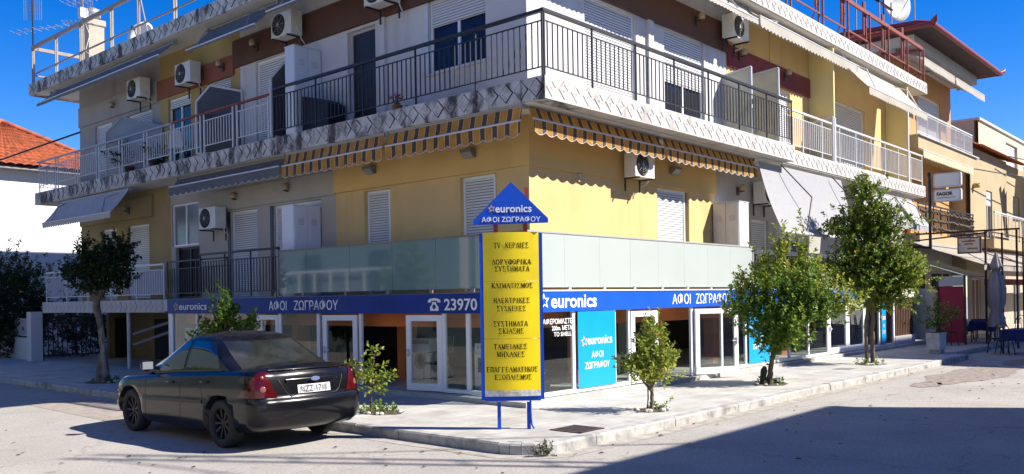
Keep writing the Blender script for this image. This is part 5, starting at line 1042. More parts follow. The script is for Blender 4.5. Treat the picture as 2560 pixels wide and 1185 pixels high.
# ---------------------------------------------------------------- on the roof
def roofrail(label, pts, zt, zm, mat, posts, base=None, brace=False):
    P = [Vector(p) for p in pts]; t = thing('roof_railing', label, 'railing', P[0]); m = MB()
    for a, b in zip(P, P[1:]): m.bar((a.x, a.y, zt), (b.x, b.y, zt), .07, .11); 
    m.build('top_rail', mat, t); m = MB()
    for a, b in zip(P, P[1:]): m.bar((a.x, a.y, zm), (b.x, b.y, zm), .035, .04)
    m.build('mid_rail', mat, t)
    for x, y in posts:
        m = MB()
        for q in (-.06, .06): m.box(x - .022, x + .022, y + q - .022, y + q + .022, 9.38, zt - .056)
        m.build('post', mat, t)
    return t
roofrail('beige steel railing along the left roof edge with a return at its far end', [(.12, 4.0, 10.6), (.12, 21.85, 10.6), (2.4, 21.85, 10.6)], 10.58, 9.68, mBEIM, [(.12, y) for y in (5.9, 9.9, 12.2, 15.9, 18.0, 19.85, 21.75)] + [(2.3, 21.8)])
t = roofrail('rusty red steel railing along the right roof edge with braced posts', [(9.5, .05, 10.6), (21.85, .05, 10.6), (21.85, 2.4, 10.6)], 10.6, 9.72, mRED, [(x, .05) for x in (10.6, 12.72, 14.6, 16.4, 18.1, 20.0, 21.78)])
for x in (12.72, 14.6, 16.4, 18.1, 20.0):
    m = MB(); m.bar((x, .08, 10.2), (x + .9, .9, 9.38), .03, .03); m.build('brace', mRED, t); m = MB()
    for q in range(3): m.box(x - .2 + q * .07, x - .15 + q * .07, .1, .15, 9.9 + .1 * q, 10.95)
    m.build('rebar_post', mRED, t)
t = thing('chimney', 'cream rendered chimney with round grey cowl on the left roof', 'chimney', (1.25, 19.8, 9.38)); m = MB(); m.box(1.0, 1.5, 19.5, 20.1, 9.38, 11.1); m.box(.96, 1.54, 19.46, 20.14, 11.1, 11.28); m.build('stack', M('chimney_cream', (.38, .33, .26), .85, var=.08, dirt=.3, dcol=(.3, .27, .2)), t); m = MB(); m.lathe([(.16, 0), (.16, .1), (.23, .14), (.27, .26), (.23, .38), (.1, .44), (0, .45)], (1.25, 19.8, 11.28), 18)
for k in range(14): a = 2 * math.pi * k / 14; m.bar((1.25 + .24 * math.cos(a), 19.8 + .24 * math.sin(a), 11.4), (1.25 + .24 * math.cos(a + .3), 19.8 + .24 * math.sin(a + .3), 11.66), .02, .06)
m.build('cowl', mGMET, t)
def antenna(label, x, y, z0, h, yagis, mat, grid=None, box=None):
    t = thing('antenna_mast', label, 'antenna', (x, y, z0)); m = MB(); m.tube([(x, y, z0), (x, y, z0 + h)], .03, 8); m.build('mast', mat, t)
    for z, L, a, n in yagis:
        d = Vector((math.cos(a), math.sin(a), .08)); s = Vector((-math.sin(a), math.cos(a), 0)); m = MB(); c = Vector((x, y, z0 + z)); m.tube([c - d * L * .35, c + d * L * .65], .012, 5)
        for k in range(n): p = c + d * L * (-.35 + k / (n - 1)); w_ = .28 - .012 * k; m.tube([p - s * w_, p + s * w_], .006, 4)
        m.build('yagi', M('antenna_alloy', (.55, .55, .57), .4, .6, var=0), t)
    if grid:
        m = MB(); c = Vector((x, y, z0 + grid)); s = Vector((.66, -.75, 0))
        for k in range(9): m.tube([c + s * (-.3 + .075 * k) + Z * 0, c + s * (-.3 + .075 * k) + Z * .9], .005, 4)
        for k in range(13): m.tube([c - s * .3 + Z * .075 * k, c + s * .3 + Z * .075 * k], .005, 4)
        m.build('grid_antenna', mGMET, t)
    if box: m = MB(); m.box(x - .12, x + .12, y - .1, y + .1, z0 + box, z0 + box + .3); m.build('amplifier_box', mWMET, t); m = MB(); m.tube([(x, y, z0 + box), (x + .15, y - .1, z0 + box - .5), (x + .05, y, z0 + box - 1.0), (x + .3, y - .3, z0 + .1)], .012, 5); m.build('cable', mWMET, t)
    return t
antenna('thin dark antenna mast with grid and small yagi at the far left roof end', .2, 21.95, 9.38, 3.4, [(1.85, 1.9, -1.0, 8)], mBLK, 2.2)
antenna('double steel mast with white amplifier box beside the chimney', .24, 18.1, 9.38, 3.0, [(1.95, 1.7, -1.0, 10), (1.25, .9, 2.2, 7), (2.3, 1.2, .3, 8)], mBEIM, 1.75, 1.4)
t = antenna('tripod aerial mast on the left roof behind the satellite dish', .9, 15.8, 9.38, 3, [], mBEIM)
m = MB(); m.tube([(.9, 15.95, 11.6), (.95, 15.2, 9.4)], .02, 6); m.tube([(.9, 15.9, 9.38), (.9, 15.92, 11.8)], .025, 6); m.build('stay', mBEIM, t)
def dish(label, c, r, d, mat, pole=True):
    c = Vector(c); t = thing('satellite_dish', label, 'satellite dish', (c.x, c.y, c.z - r * 1.2)); d = Vector(d).normalized(); m = MB(); m.lathe([(0, -.22 * r), (.35 * r, -.19 * r), (.7 * r, -.1 * r), (r, 0), (r, .012), (.7 * r, -.085 * r), (0, -.2 * r)], c, 28, axis=d); m.build('reflector', mat, t)
    m = MB(); m.tube([c + Vector((0, 0, -r)) * .9, c + d * r * .75 - Z * r * .1], .014, 6); m.lathe([(0, 0), (.04, 0), (.04, .12), (0, .12)], c + d * r * .72 - Z * r * .08, 10, axis=d); m.build('feed_arm', mBLK, t); m = MB(); m.tube([c - d * r * .25, c - d * r * .3 - Z * r * 1.2], .03, 8); m.build('mount', mGMET, t); return t
dish('white satellite dish on the left roof edge behind the railing', (1.0, 15.95, 10.0), .42, (-.8, -.45, .3), M('dish_white', (.75, .75, .74), .4, var=.03))
# ---------------------------------------------------------------- neighbours on the right
NB = thing('tiled_house', 'orange three storey house with red tiled hip roof behind the yellow building', 'house', (26, 5, 0))
mORA = M('apricot_plaster', (.5, .26, .1), .85, var=.06, vs_=1.2, bump=.1, dirt=.25, dcol=(.36, .2, .1), ds=.8); mCRE = M('cream_plaster', (.4, .32, .19), .85, var=.06, vs_=1.2, bump=.1, dirt=.3, dcol=(.45, .36, .22), ds=.8)
m = MB(); wall(m, 'R', 22.5, 30.8, 4.1, 11.0, -1.5, [(26.2, 29.3, 7.7, 10.0), (23.5, 25.0, 4.2, 6.4)]); m.box(22.5, 30.8, 1.7, 12, 2.6, 11.0); m.build('wall', mORA, NB)
window(NB, 'R', 26.2, 29.3, 7.7, 10.0, -1.6)
m = MB(); m.box(22.35, 31.0, .47, 12.2, 10.95, 11.35); m.build('cornice', M('cornice_grey', (.5, .47, .42), .85, var=.08), NB)
e0, e1, f0, f1, ze, zr = 21.75, 31.6, -.35, 12.9, 11.4, 13.0
m = MB()
def hip(x0, x1, y0, y1, z0, zr, ridge):
    r0, r1 = Vector((x0 + ridge, (y0 + y1) / 2, zr)), Vector((x1 - ridge, (y0 + y1) / 2, zr)); return r0, r1
r0, r1 = hip(e0, e1, f0, f1, ze, zr, 4.6)
def tiles(mb, A, B, C, D, nr, nc, mat=0, lift=.05):   # A-B eave, D-C ridge
    rows = []
    for i in range(nr):
        for s in (0, 1):
            t = (i + s * .97) / nr; p, q = A.lerp(D, t), B.lerp(C, t); up_ = (B - A).cross(D - A).normalized(); up_ = up_ if up_.z > 0 else -up_; row = []
            n2 = nc * 4
            for j in range(n2 + 1): row.append(p.lerp(q, j / n2) + up_ * (lift * (1 - s) * .7 + lift * .6 * abs(math.sin(math.pi * j / 4))))
            rows.append(row)
    mb.grid(rows, mat, smooth=False)
c0, c1, c2, c3 = Vector((e0, f0, ze)), Vector((e1, f0, ze)), Vector((e1, f1, ze)), Vector((e0, f1, ze))
tiles(m, c0, c1, r1, r0, 16, 40); tiles(m, c3, c0, r0, r0, 16, 44); tiles(m, c1, c2, r1, r1, 12, 30); m.build('roof', mTERR, NB)
m = MB(); m.box(e0, e1, f0, f1, ze - .07, ze - .02); m.build('soffit', M('dark_soffit', (.045, .028, .025), .8, var=.2), NB)
m = MB(); m.tube([(e0, f0, ze), (e1, f0, ze)], .09, 8); m.tube([(e0, f0, ze), (e0, f1, ze)], .09, 8); m.tube([c0, c0.lerp(r0, .1) + Z * .12, r0 + Z * .12], .1, 8); m.tube([c0 + Vector((.1, .1, 0)), c0 + Vector((-.1, -.1, .12)), c0 + Vector((-.2, -.2, .26))], [.12, .09, .01], 8); m.tube([c1 + Vector((-.1, .1, 0)), c1 + Vector((.1, -.1, .12)), c1 + Vector((.15, -.15, .24))], [.12, .09, .01], 8); m.build('gutter', M('red_gutter', (.2, .03, .03), .5, var=.1), NB)
m = MB(); m.box(22.35, 30.4, .38, 1.7, 7.2, 7.66); m.build('balcony_slab', mCRE, NB); m = MB(); m.box(22.35, 30.5, .3, 1.7, 7.66, 7.7); m.build('slab_edge', mWMET, NB)
railing(NB, 'R', 22.4, 29.9, -.42, 7.7, 8.62, mWMET, .13, 1.2, .1, .05, .05, .12)
m = MB(); m.box(22.35, 30.6, .38, 1.7, 3.75, 4.1); m.build('balcony_slab', mCRE, NB)
rb = MB(); railing(NB, 'R', 22.4, 29.9, -.42, 4.1, 5.22, mBLK, .1, 1.0, .12, .05, .05, .12)
for k in range(46):
    x = 22.6 + k * .16
    for z in (4.35, 4.65, 4.95): rb.lathe([(.0, -.06), (.04, -.02), (.045, .02), (0, .07)], (x, .4, z + R.uniform(-.04, .04)), 6)
tag(rb.build('scroll_ornament', M('ornament_bronze', (.1, .075, .04), .6, var=.3), NB), kind='stuff')
m = MB(); m.box(22.3, 30.7, 1.5, 1.7, .1, 3.75); m.build('ground_wall', M('cafe_wall', (.42, .4, .36), .85, var=.1), NB)
m = MB(); m.box(22.6, 24.5, 1.46, 1.49, 2.2, 3.2); m.box(25.2, 26.6, 1.46, 1.49, .12, 2.6); m.box(27.6, 30, 1.46, 1.49, .12, 2.7); m.build('opening_sheet', mDARK, NB)  # flat black sheets paint the dark inside of the cafe openings
awning('cream awning under the tiled roof of the orange house, left one', 'R', 22.4, 26.4, -1.2, 10.9, -.2, 10.45, 10.15, mWAWN, 'zig', .2, armc=mWMET); awning('cream awning under the tiled roof of the orange house, right one', 'R', 26.6, 31, -1.2, 10.9, -.2, 10.45, 10.15, mWAWN, 'zig', .2, armc=mWMET)
awning('cream awning below the white balcony of the orange house', 'R', 22.4, 29.2, -.5, 7.25, -.25, 7.1, 6.8, M('yellow_cream_awning', (.72, .62, .42), .9, var=.06, trans=.3), 'zig', .2, arms=False)
m = MB(); m.tube([(29.2, .35, 7.0), (29.2, .36, 5.4)], .015, 6); tag(m.build('drain_pipe', M('pipe_yellow', (.6, .5, .25), .6, var=.1)), 'thin pale pipe hanging below the orange house balcony', 'pipe')
lp = MB(); lp.lathe([(.0, 0), (.12, .0), (.16, .1), (.12, .2), (0, .24)], (31.3, .62, 6.5), 14); tag(lp.build('bulkhead_lamp', M('warm_lamp', (.55, .36, .12), .3, var=0)), 'round amber lamp on the yellow wall beside the orange house', 'wall lamp')
dish('large grey satellite dish above the tiled roof', (26.9, 2.5, 14.1), .85, (-.35, -.9, .1), M('dish_grey', (.42, .42, .42), .5, var=.05))
antenna('slim mast with camera beside the large satellite dish', 29.3, 2.5, 12.2, 4.6, [(4.2, .9, .2, 6)], mGMET); antenna('dark mast left of the large satellite dish', 22.6, 1.6, 12.0, 3.6, [(3.2, .9, 2.2, 6)], mBLK)
t = thing('solar_heater', 'tilted solar water heater on the roof left of the large dish', 'solar heater', (24.6, 3, 12.4)); m = MB(); m.obox((24.6, 3.0, 14.0), (1, 0, 0), (0, .75, .65), (0, -.65, .75), .8, 1.1, .05); m.build('collector', mGLD, t); m = MB(); m.tube([(23.7, 3.8, 14.8), (25.5, 3.8, 14.8)], .28, 16); m.build('tank', mWMET, t)
for x in (23.9, 25.3):
    for y, z in ((3.6, 14.8), (2.2, 13.6)): m = MB(); m.bar((x, y, 12.6), (x, y, z), .05, .05); m.build('leg', mGMET, t)
CH = thing('cream_house', 'pale cream flat roofed house far right with a white shutter', 'house', (42, 6, 0))
m = MB(); wall(m, 'R', 37.6, 52, 4.9, 10.6, -2., [(43.4, 46.2, 8.0, 10.2)]); m.box(37.6, 52, 2.2, 12, 4.4, 10.6); m.build('wall', M('cream_grey_plaster', (.48, .43, .32), .85, var=.06, vs_=1, bump=.1, dirt=.3, dcol=(.45, .4, .3), ds=.6), CH); m = MB(); m.box(37.5, 52.1, 1.9, 12.1, 10.6, 10.72); m.build('parapet', mWMET, CH); window(CH, 'R', 43.6, 45.8, 8.0, 10.1, -2.1)
MH = thing('yellow_house', 'yellow house with sagging grey awnings and a white balcony at the right edge', 'house', (36, 6, 0))
m = MB(); wall(m, 'R', 30.8, 37.5, 4.2, 8.3, -.75, [(33.5, 34.6, 4.4, 6.6)]); m.box(30.8, 48, .95, 12, 2.9, 8.3); wall(m, 'R', 37.5, 48, 4.2, 8.3, -.9, [(39.5, 41, 4.4, 6.8), (44, 46, 4.4, 6.8)]); m.build('wall', mCRE, MH); window(MH, 'R', 33.5, 34.6, 4.4, 6.6, -.85, part=.3); window(MH, 'R', 39.5, 41, 4.4, 6.8, -1.0, part=.2); window(MH, 'R', 44, 46, 4.4, 6.8, -1.0, part=.2)
m = MB(); tiles(m, Vector((30.9, .3, 8.3)), Vector((41, .3, 8.3)), Vector((41, 2., 9.0)), Vector((30.9, 2., 9.0)), 6, 30); m.build('roof', mTERR, MH); m = MB(); m.box(30.6, 48, -.2, .95, 3.8, 4.2); m.build('balcony_slab', mCRE, MH)
m = MB(); wall(m, 'R', 30.8, 48, .0, 2.9, -.93, [(31.6, 33.0, .14, 2.5), (35, 37.4, .9, 2.4), (39.5, 41, .14, 2.5), (43, 46, .9, 2.4)]); m.build('ground_wall', M('taverna_wall', (.42, .36, .28), .85, var=.12, vs_=2), MH)
for a0, a1, z0, z1, dk in ((31.6, 33.0, .14, 2.5, M('orange_door', (.28, .1, .03), .6, var=.15)), (35, 37.4, .9, 2.4, mDARK), (39.5, 41, .14, 2.5, mDARK), (43, 46, .9, 2.4, mDARK)): window(MH, 'R', a0, a1, z0, z1, -1.0, part=0, dark=dk)
m = MB(); m.box(31, 47.5, -.4, .3, 2.2, 2.45); m.build('canopy_fascia', mMARO, MH)
railing(MH, 'R', 31.0, 47, .15, 4.2, 5.4, mWMET, .7, 1.3, .1, .06, .06, .12); m = MB(); fb(m, 'R', 36.8, 47, .1, .12, 4.35, 5.2); m.build('balcony_panel', M('panel_white', (.45, .45, .45), .5, var=.05), MH)
m = MB()
for k, x in enumerate((36.6, 41.5)):
    rows = []
    for i in range(9):
        s = i / 8; rows.append([(x + 1.0 * s + .22 * j + .1 * math.sin(j * 2.1), -.3 + .2 * math.sin(j * 1.9 + s), 7.9 - 2.5 * s) for j in range(8)])
    m = MB(); m.grid(rows); tag(m.build('sagging_awning', M('tarp_grey', (.32, .31, .29), .9, var=.1)), ('grey gathered awning hanging down on the yellow house, left one', 'grey gathered awning hanging down on the yellow house, right one')[k], 'awning')
awning('pale awning with arms under the eave of the yellow house', 'R', 40.5, 46, -.5, 8.3, .8, 7.5, 7.3, M('pale_grey_awning', (.55, .54, .52), .9, var=.06, trans=.25), 'zig', .25)
for i, (a, b) in enumerate((((29.5, .2, 7.1), (60, -2.5, 9.5)), ((35.5, .2, 8.3), (60, -2.0, 10.6)))):
    m = MB(); a, b = Vector(a), Vector(b); m.tube([a.lerp(b, t / 10) - Z * .5 * math.sin(math.pi * t / 10) for t in range(11)], .025, 5); tag(m.build('overhead_wire', mBLK), ('lower black wire', 'upper black wire')[i] + ' crossing the cream house on the right', 'wire')
# shop end and cafe
t = thing('timber_screen', 'dark brown timber panel on a pale base at the right end of the shop', 'panel', (19.2, .1, .14)); m = MB(); m.box(18.35, 20.4, .06, .14, .5, 1.72)
for k in range(12): m.box(18.4 + k * .165, 18.42 + k * .165, .04, .06, .52, 1.7)
m.build('boards', mWOOD, t); m = MB(); m.box(18.35, 20.4, .0, .2, .14, .5); m.build('base', mWHT, t)
t = thing('canvas_kiosk', 'small canvas shelter with red front panel and grey roof beside the cafe', 'shelter', (22, -.8, .14)); m = MB(); m.box(21.0, 21.03, -1.39, -.58, .2, 2.12); m.build('red_panel', M('red_canvas', (.32, .03, .06), .85, var=.1), t)
m = MB(); m.box(20.97, 21.0, -1.42, -.56, 2.13, 2.46); m.build('valance', M('grey_canvas', (.42, .43, .46), .9, var=.08), t); m = MB(); m.add([(20.95, -1.46, 2.47), (24, -1.46, 2.47), (24, .6, 3.2), (20.95, .6, 3.2), (20.95, -1.46, 2.44), (24, -1.46, 2.44), (24, .6, 3.17), (20.95, .6, 3.17)], [(0, 1, 2, 3), (7, 6, 5, 4), (0, 4, 5, 1), (2, 6, 7, 3), (3, 7, 4, 0), (1, 5, 6, 2)]); m.build('roof', M('grey_roof_canvas', (.2, .2, .21), .9, var=.1), t); m = MB(); m.box(21.0, 21.04, -.56, .5, .3, 2.05); m.build('side_panel', M('cream_panel', (.48, .45, .4), .85, var=.1), t); m = MB()
for y in (-1.44, -.57, .52): m.box(20.94, 21.0, y - .03, y + .03, .137, 2.5)
m.build('post', mBLK, t)
mRUD = M('dark_rust_steel', (.05, .02, .017), .75, var=.25, vs_=7)
t = thing('pergola', 'rusty brown steel pergola frame over the cafe tables', 'pergola', (26, -1.9, .137)); m = MB(); m.bar((22, .4, 4.02), (22, -2.9, 4.02), .05, .06); m.bar((21.4, .3, 3.75), (22, -1.9, 3.95), .04, .05); m.bar((22, -1.88, 4.0), (31, -1.88, 4.0), .04, .04); m.build('beam', mRUD, t)
for x, y in ((22, -1.85), (23.2, -2.1), (22, -2.8), (27, -2.0), (26.5, -3.0)): m = MB(); m.box(x - .03, x + .03, y - .03, y + .03, .0, 3.985); m.build('post', mRUD, t)
PS = thing('pole_sign', 'two white lit box signs on a dark pole, the lower one lettered', 'sign', (19.4, -.8, 3.3)); m = MB(); m.tube([(19.4, -.82, 3.35), (19.4, -.82, 5.82)], .05, 10); m.lathe([(.07, 0), (.07, .12)], (19.4, -.82, 5.75), 10, 0); m.bar((19.4, .3, 3.5), (19.4, -.82, 3.4), .06, .08); m.build('pole', mBLK, PS)
for z0, z1 in ((5.34, 5.8), (4.87, 5.27)):
    m = MB(); y0, y1 = -1.79, -.96; c = (.08, .5); P = []
    for cx_, cy_, a0 in ((y1 - .07, z1 - .07, 0), (y0 + .07, z1 - .07, 90), (y0 + .07, z0 + .07, 180), (y1 - .07, z0 + .07, 270)):
        for k in range(5): a = math.radians(a0 + k * 22.5); P.append((cx_ + .07 * math.cos(a), cy_ + .07 * math.sin(a)))
    m.prism(P, (19.32, 0, 0), Y, Z, .16); m.build('box', M('sign_box_grey', (.5, .5, .49), .5, var=.04), PS); m = MB(); q = [(p[0] * 1, p[1]) for p in P]; cy_, cz_ = (y0 + y1) / 2, (z0 + z1) / 2
    m.add([(19.314, cy_ + (p[0] - cy_) * .9, cz_ + (p[1] - cz_) * .84) for p in P], [tuple(range(len(P)))[::-1]]); m.build('face', M('sign_face_white', (.66, .67, .66), .4, var=.05), PS)
m = MB(); m.text('FAGOR', (19.31, -1.06, 5.06), -Y, Z, .48, .12, 0, .04, .003); m.box(19.305, 19.309, -1.62, -1.06, 4.985, 5.0); m.build('lettering', mBTXT, PS)
CS = thing('cafe_sign', 'weathered cream and brown box sign hanging under the pergola beam', 'sign', (22, -1.35, 3.25)); m = MB(); m.box(21.94, 22.06, -1.73, -.97, 3.25, 3.83); m.build('box', M('sign_box_brown', (.1, .07, .06), .5, var=.1), CS, bevel=.02); m = MB(); m.box(21.934, 21.938, -1.68, -1.02, 3.3, 3.78); m.build('face', M('cafe_face', (.62, .55, .46), .5, var=.1, dirt=.9, dcol=(.2, .07, .02), ds=4, stretch=(1, 1, 1)), CS); m = MB()
for z, y0, y1 in ((3.66, -1.55, -1.12), (3.56, -1.48, -1.2), (3.4, -1.62, -1.3)): m.box(21.93, 21.933, y0, y1, z, z + .045)
m.build('faded_strokes', M('faded_orange', (.3, .1, .02), .6, var=.2, vs_=20), CS); m = MB(); m.bar((22, -1.1, 3.83), (22, -1.1, 3.98), .02, .02); m.bar((22, -1.6, 3.83), (22, -1.6, 3.98), .02, .02); m.build('hanger', mBLK, CS)
for lb, a, b, zT, zB in (('long cream cafe awning sloping out over the pavement, nearest', 21.5, 29.5, 3.72, 2.85), ('long cream cafe awning sloping out over the pavement, farther on', 29.8, 38.5, 3.72, 2.95)):
    awning(lb, 'R', a, b, -.36, zT, 1.9, zB, zB - .2, M('cafe_canvas', (.45, .41, .35), .9, var=.08, dirt=.3, dcol=(.35, .32, .27), ds=2, trans=.3), 'zig', .25, bar=mRUD)
UM = thing('closed_parasol', 'closed grey parasol tied at two places on the cafe terrace', 'parasol', (22.1, -2.15, .1)); m = MB(); m.tube([(22.1, -2.15, .1), (22.1, -2.15, 3.25)], .03, 8); m.lathe([(.3, 0), (.3, .08), (.05, .1)], (22.1, -2.15, .1), 14); m.build('pole', mGMET, UM); m = MB(); rows = []
for z, r in ((.72, .26), (.9, .24), (1.2, .17), (1.28, .15), (1.5, .24), (2.0, .27), (2.4, .2), (2.62, .1), (2.68, .13), (2.66, .2), (2.8, .17), (3.1, .08), (3.27, .02)): rows.append([(22.1 + r * (1 + .22 * math.cos(7 * a * math.pi / 16)) * math.cos(a * math.pi / 16), -2.15 + r * (1 + .22 * math.cos(7 * a * math.pi / 16)) * math.sin(a * math.pi / 16), z) for a in range(32)])
m.grid(rows, 0, True, True); m.build('canopy', M('parasol_grey', (.33, .31, .3), .9, var=.08), UM)
mBCL = M('blue_cloth', (.012, .03, .14), .85, var=.15, vs_=5)
def cafetable(label, x, y, z):
    t = thing('cafe_table', label, 'table', (x, y, z), 'cafe tables with blue cloths'); m = MB(); m.box(x - .36, x + .36, y - .36, y + .36, z + .72, z + .74); m.build('tabletop', mWOOD, t)
    for a in (-.3, .3):
        for b in (-.3, .3): m = MB(); m.tube([(x + a, y + b, z), (x + a, y + b, z + .72)], .02, 6); m.build('leg', mBLK, t)
    m = MB(); n = 40; rows = []
    for k, (s, zz_) in enumerate(((.0, .747), (.375, .747), (.385, .735), (.4, .6), (.42, .42))):
        row = []
        for i in range(n):
            a = 2 * math.pi * (i + .5) / n; q = 1 / max(abs(math.cos(a)), abs(math.sin(a))); wv = (1 + .05 * math.sin(9 * a)) if k > 2 else 1
            row.append((x + s * q ** .9 * math.cos(a) * wv, y + s * q ** .9 * math.sin(a) * wv, z + zz_ - (.07 * (q - 1) * 2 if k > 2 else 0)))
        rows.append(row)
    m.grid(rows, 0, False, True); tag(m.build('tablecloth', mBCL), 'dark blue cloth on the ' + label, 'tablecloth')
cafetable('cafe table on the road edge at the right', 19.1, -3.35, 0.); cafetable('cafe table behind the closed parasol', 25.3, -1.0, .137); cafetable('cafe table beside the red kiosk panel', 23.0, -1.5, .137)
def cafechair(x, y, z, rz, label, src=[None]):
    if src[0] is None:
        t = thing('cafe_chair', label, 'chair', (0, 0, 0), 'black bentwood style cafe chairs'); m = MB(); m.lathe([(0, 0), (.2, 0), (.21, .02), (.2, .035), (0, .035)], (0, 0, .43), 18); m.build('seat', mBLK, t)
        m = MB(); m.tube([(-.19, .16, .44), (-.2, .2, .8), (-.13, .21, .93), (0, .21, .97), (.13, .21, .93), (.2, .2, .8), (.19, .16, .44)], .013, 6); m.tube([(-.07, .18, .45), (-.08, .2, .8), (0, .205, .88), (.08, .2, .8), (.07, .18, .45)], .01, 6); m.build('backrest', mBLK, t)
        for a in (-1, 1):
            for b in (-1, 1): m = MB(); m.tube([(a * .15, b * .15, .44), (a * .21, b * .21, 0)], .014, 6); m.build('leg', mBLK, t)
        src[0] = t; t.location = (x, y, z); t.rotation_euler.z = rz
    else: copytree(src[0], (x, y, z), rz, label)
for a in ((18.5, -3.15, 0, 1.4, 'black cafe chair with its back to the street, nearest on the road'), (18.95, -4.0, 0, 2.9, 'black cafe chair at the picture edge by the road table'), (19.3, -2.7, 0, .2, 'black cafe chair behind the road table'), (20.3, -1.1, .137, 1.3, 'black cafe chair in front of the red kiosk panel'), (22.6, -2.6, .137, 2.6, 'black cafe chair beside the closed parasol'), (24.6, -1.6, .137, 2.2, 'black cafe chair at the dark table behind the parasol'), (24.3, -.6, .137, 1.0, 'black cafe chair deep in the cafe shade')): cafechair(*a)
t = thing('planter', 'worn white concrete planter box with a small lemon shrub at the kerb', 'planter', (16.25, -1.85, .137)); m = MB(); m.box(15.9, 16.6, -2.02, -1.65, .24, .7); m.box(15.88, 16.62, -2.04, -1.63, .7, .74); m.box(16.0, 16.15, -2.0, -1.7, .137, .24); m.box(16.35, 16.5, -2.0, -1.7, .137, .24); m.build('box', M('planter_white', (.6, .59, .55), .85, var=.15, vs_=6, bump=.5, bs=20, dirt=.6, dcol=(.25, .23, .2), ds=5), t, bevel=.012); m = MB(); m.box(15.93, 16.57, -1.99, -1.68, .735, .745); m.build('soil', mSOIL, t)
tree('lemon_shrub', 'thin lemon shrub growing in the white planter box', (16.25, -1.85, .74), [([(0, 0, 0), RV(.0, .3), RV(-.05, .6)], [.025, .02, .01]), ([RV(0, .2), RV(.3, .6)], [.012, .006]), ([RV(0, .2), RV(-.3, .5)], [.012, .006])], [(RV(-.2, .3), (.28, .28, .2), 2), (RV(.2, .4), (.3, .3, .22), 2), (RV(.45, .55), (.14, .14, .14), .7), (RV(0, .65), (.2, .2, .25), 1), (RV(-.05, .95), (.06, .06, .15), .3)], 110, 7, .085, mLEAF, 31, .4, 'shrub', cname='foliage')
t = MB(); t.box(27.2, 28.2, -2.9, -2.3, .1, 1.25); t.box(27.15, 28.25, -2.95, -2.25, 1.25, 1.32); tag(t.build('counter', M('mustard_panel', (.4, .25, .02), .7, var=.1)), 'mustard yellow counter behind the cafe terrace', 'counter')
# ---------------------------------------------------------------- left edge
WH = thing('white_house', 'white house with orange tiled hip roof at the left edge', 'house', (4, 34, 0)); m = MB(); m.box(-3.2, 5.03, 27.3, 38, 0, 7.37); m.build('wall', M('white_render', (.78, .77, .77), .85, var=.03, vs_=1, bump=.1), WH)
h0, h1, h2, h3 = Vector((-3.9, 26.75, 7.32)), Vector((5.77, 26.75, 7.32)), Vector((5.77, 38.7, 7.32)), Vector((-3.9, 38.7, 7.32)); rA, rB = Vector((2.19, 31., 9.66)), Vector((2.19, 34.1, 9.66))
m = MB(); tiles(m, h0, h1, rA, rA, 14, 30, lift=.09); tiles(m, h3, h0, rA, rB, 14, 34, lift=.09); tiles(m, h1, h2, rB, rA, 14, 30, lift=.09); m.build('roof', mTERR, WH); m = MB(); m.box(-3.8, 5.67, 26.85, 38.6, 7.22, 7.3); m.build('soffit', M('soffit_grey', (.3, .28, .26), .9, var=.1), WH); m = MB(); m.tube([h0 + Z * .05, rA + Z * .1], .11, 8); m.tube([h1 + Z * .05, rA + Z * .1], .11, 8); m.build('ridge_tiles', mTERR, WH)
t = thing('garden_wall', 'white garden wall with pillars and white bar fence at the left edge', 'wall', (.3, 24, .137)); m = MB(); m.bar((-.1, 21.5, .5), (1.6, 33, .5), .2, .74); m.build('wall', mWHT, t)
for i, (x, y) in enumerate(((-.13, 21.3), (.62, 26.4), (1.3, 31))): m = MB(); m.box(x - .18, x + .18, y - .18, y + .18, .1, 1.75); m.build('pillar', mWHT, t)
for (xa, ya), (xb, yb) in (((-.1, 21.6), (.58, 26.1)), ((.66, 26.7), (1.26, 30.7))):
    m = MB(); a, b = Vector((xa, ya, 0)), Vector((xb, yb, 0))
    for z in (.95, 1.5): m.bar(a + Z * z, b + Z * z, .03, .04)
    for k in range(1, 26): p = a.lerp(b, k / 26); m.box(p.x - .012, p.x + .012, p.y - .012, p.y + .012, .97, 1.5)
    m.build('bar_fence', mWMET, t)
t = thing('yard_gate', 'dark barred metal gate under the left balcony', 'gate', (.8, 20.9, .137)); m = MB(); a, b = Vector((.1, 21.2, 0)), Vector((2.4, 20.9, 0))
for z in (.3, 1.55): m.bar(a + Z * z, b + Z * z, .03, .05)
for k in range(17): p = a.lerp(b, k / 16); m.box(p.x - .012, p.x + .012, p.y - .012, p.y + .012, .3, 1.6)
m.build('bars', mBLK, t); m = MB(); m.box(.04, .1, 21.15, 21.25, .137, 1.72); m.box(2.4, 2.46, 20.85, 20.95, .137, 1.72); m.build('post', mBLK, t)
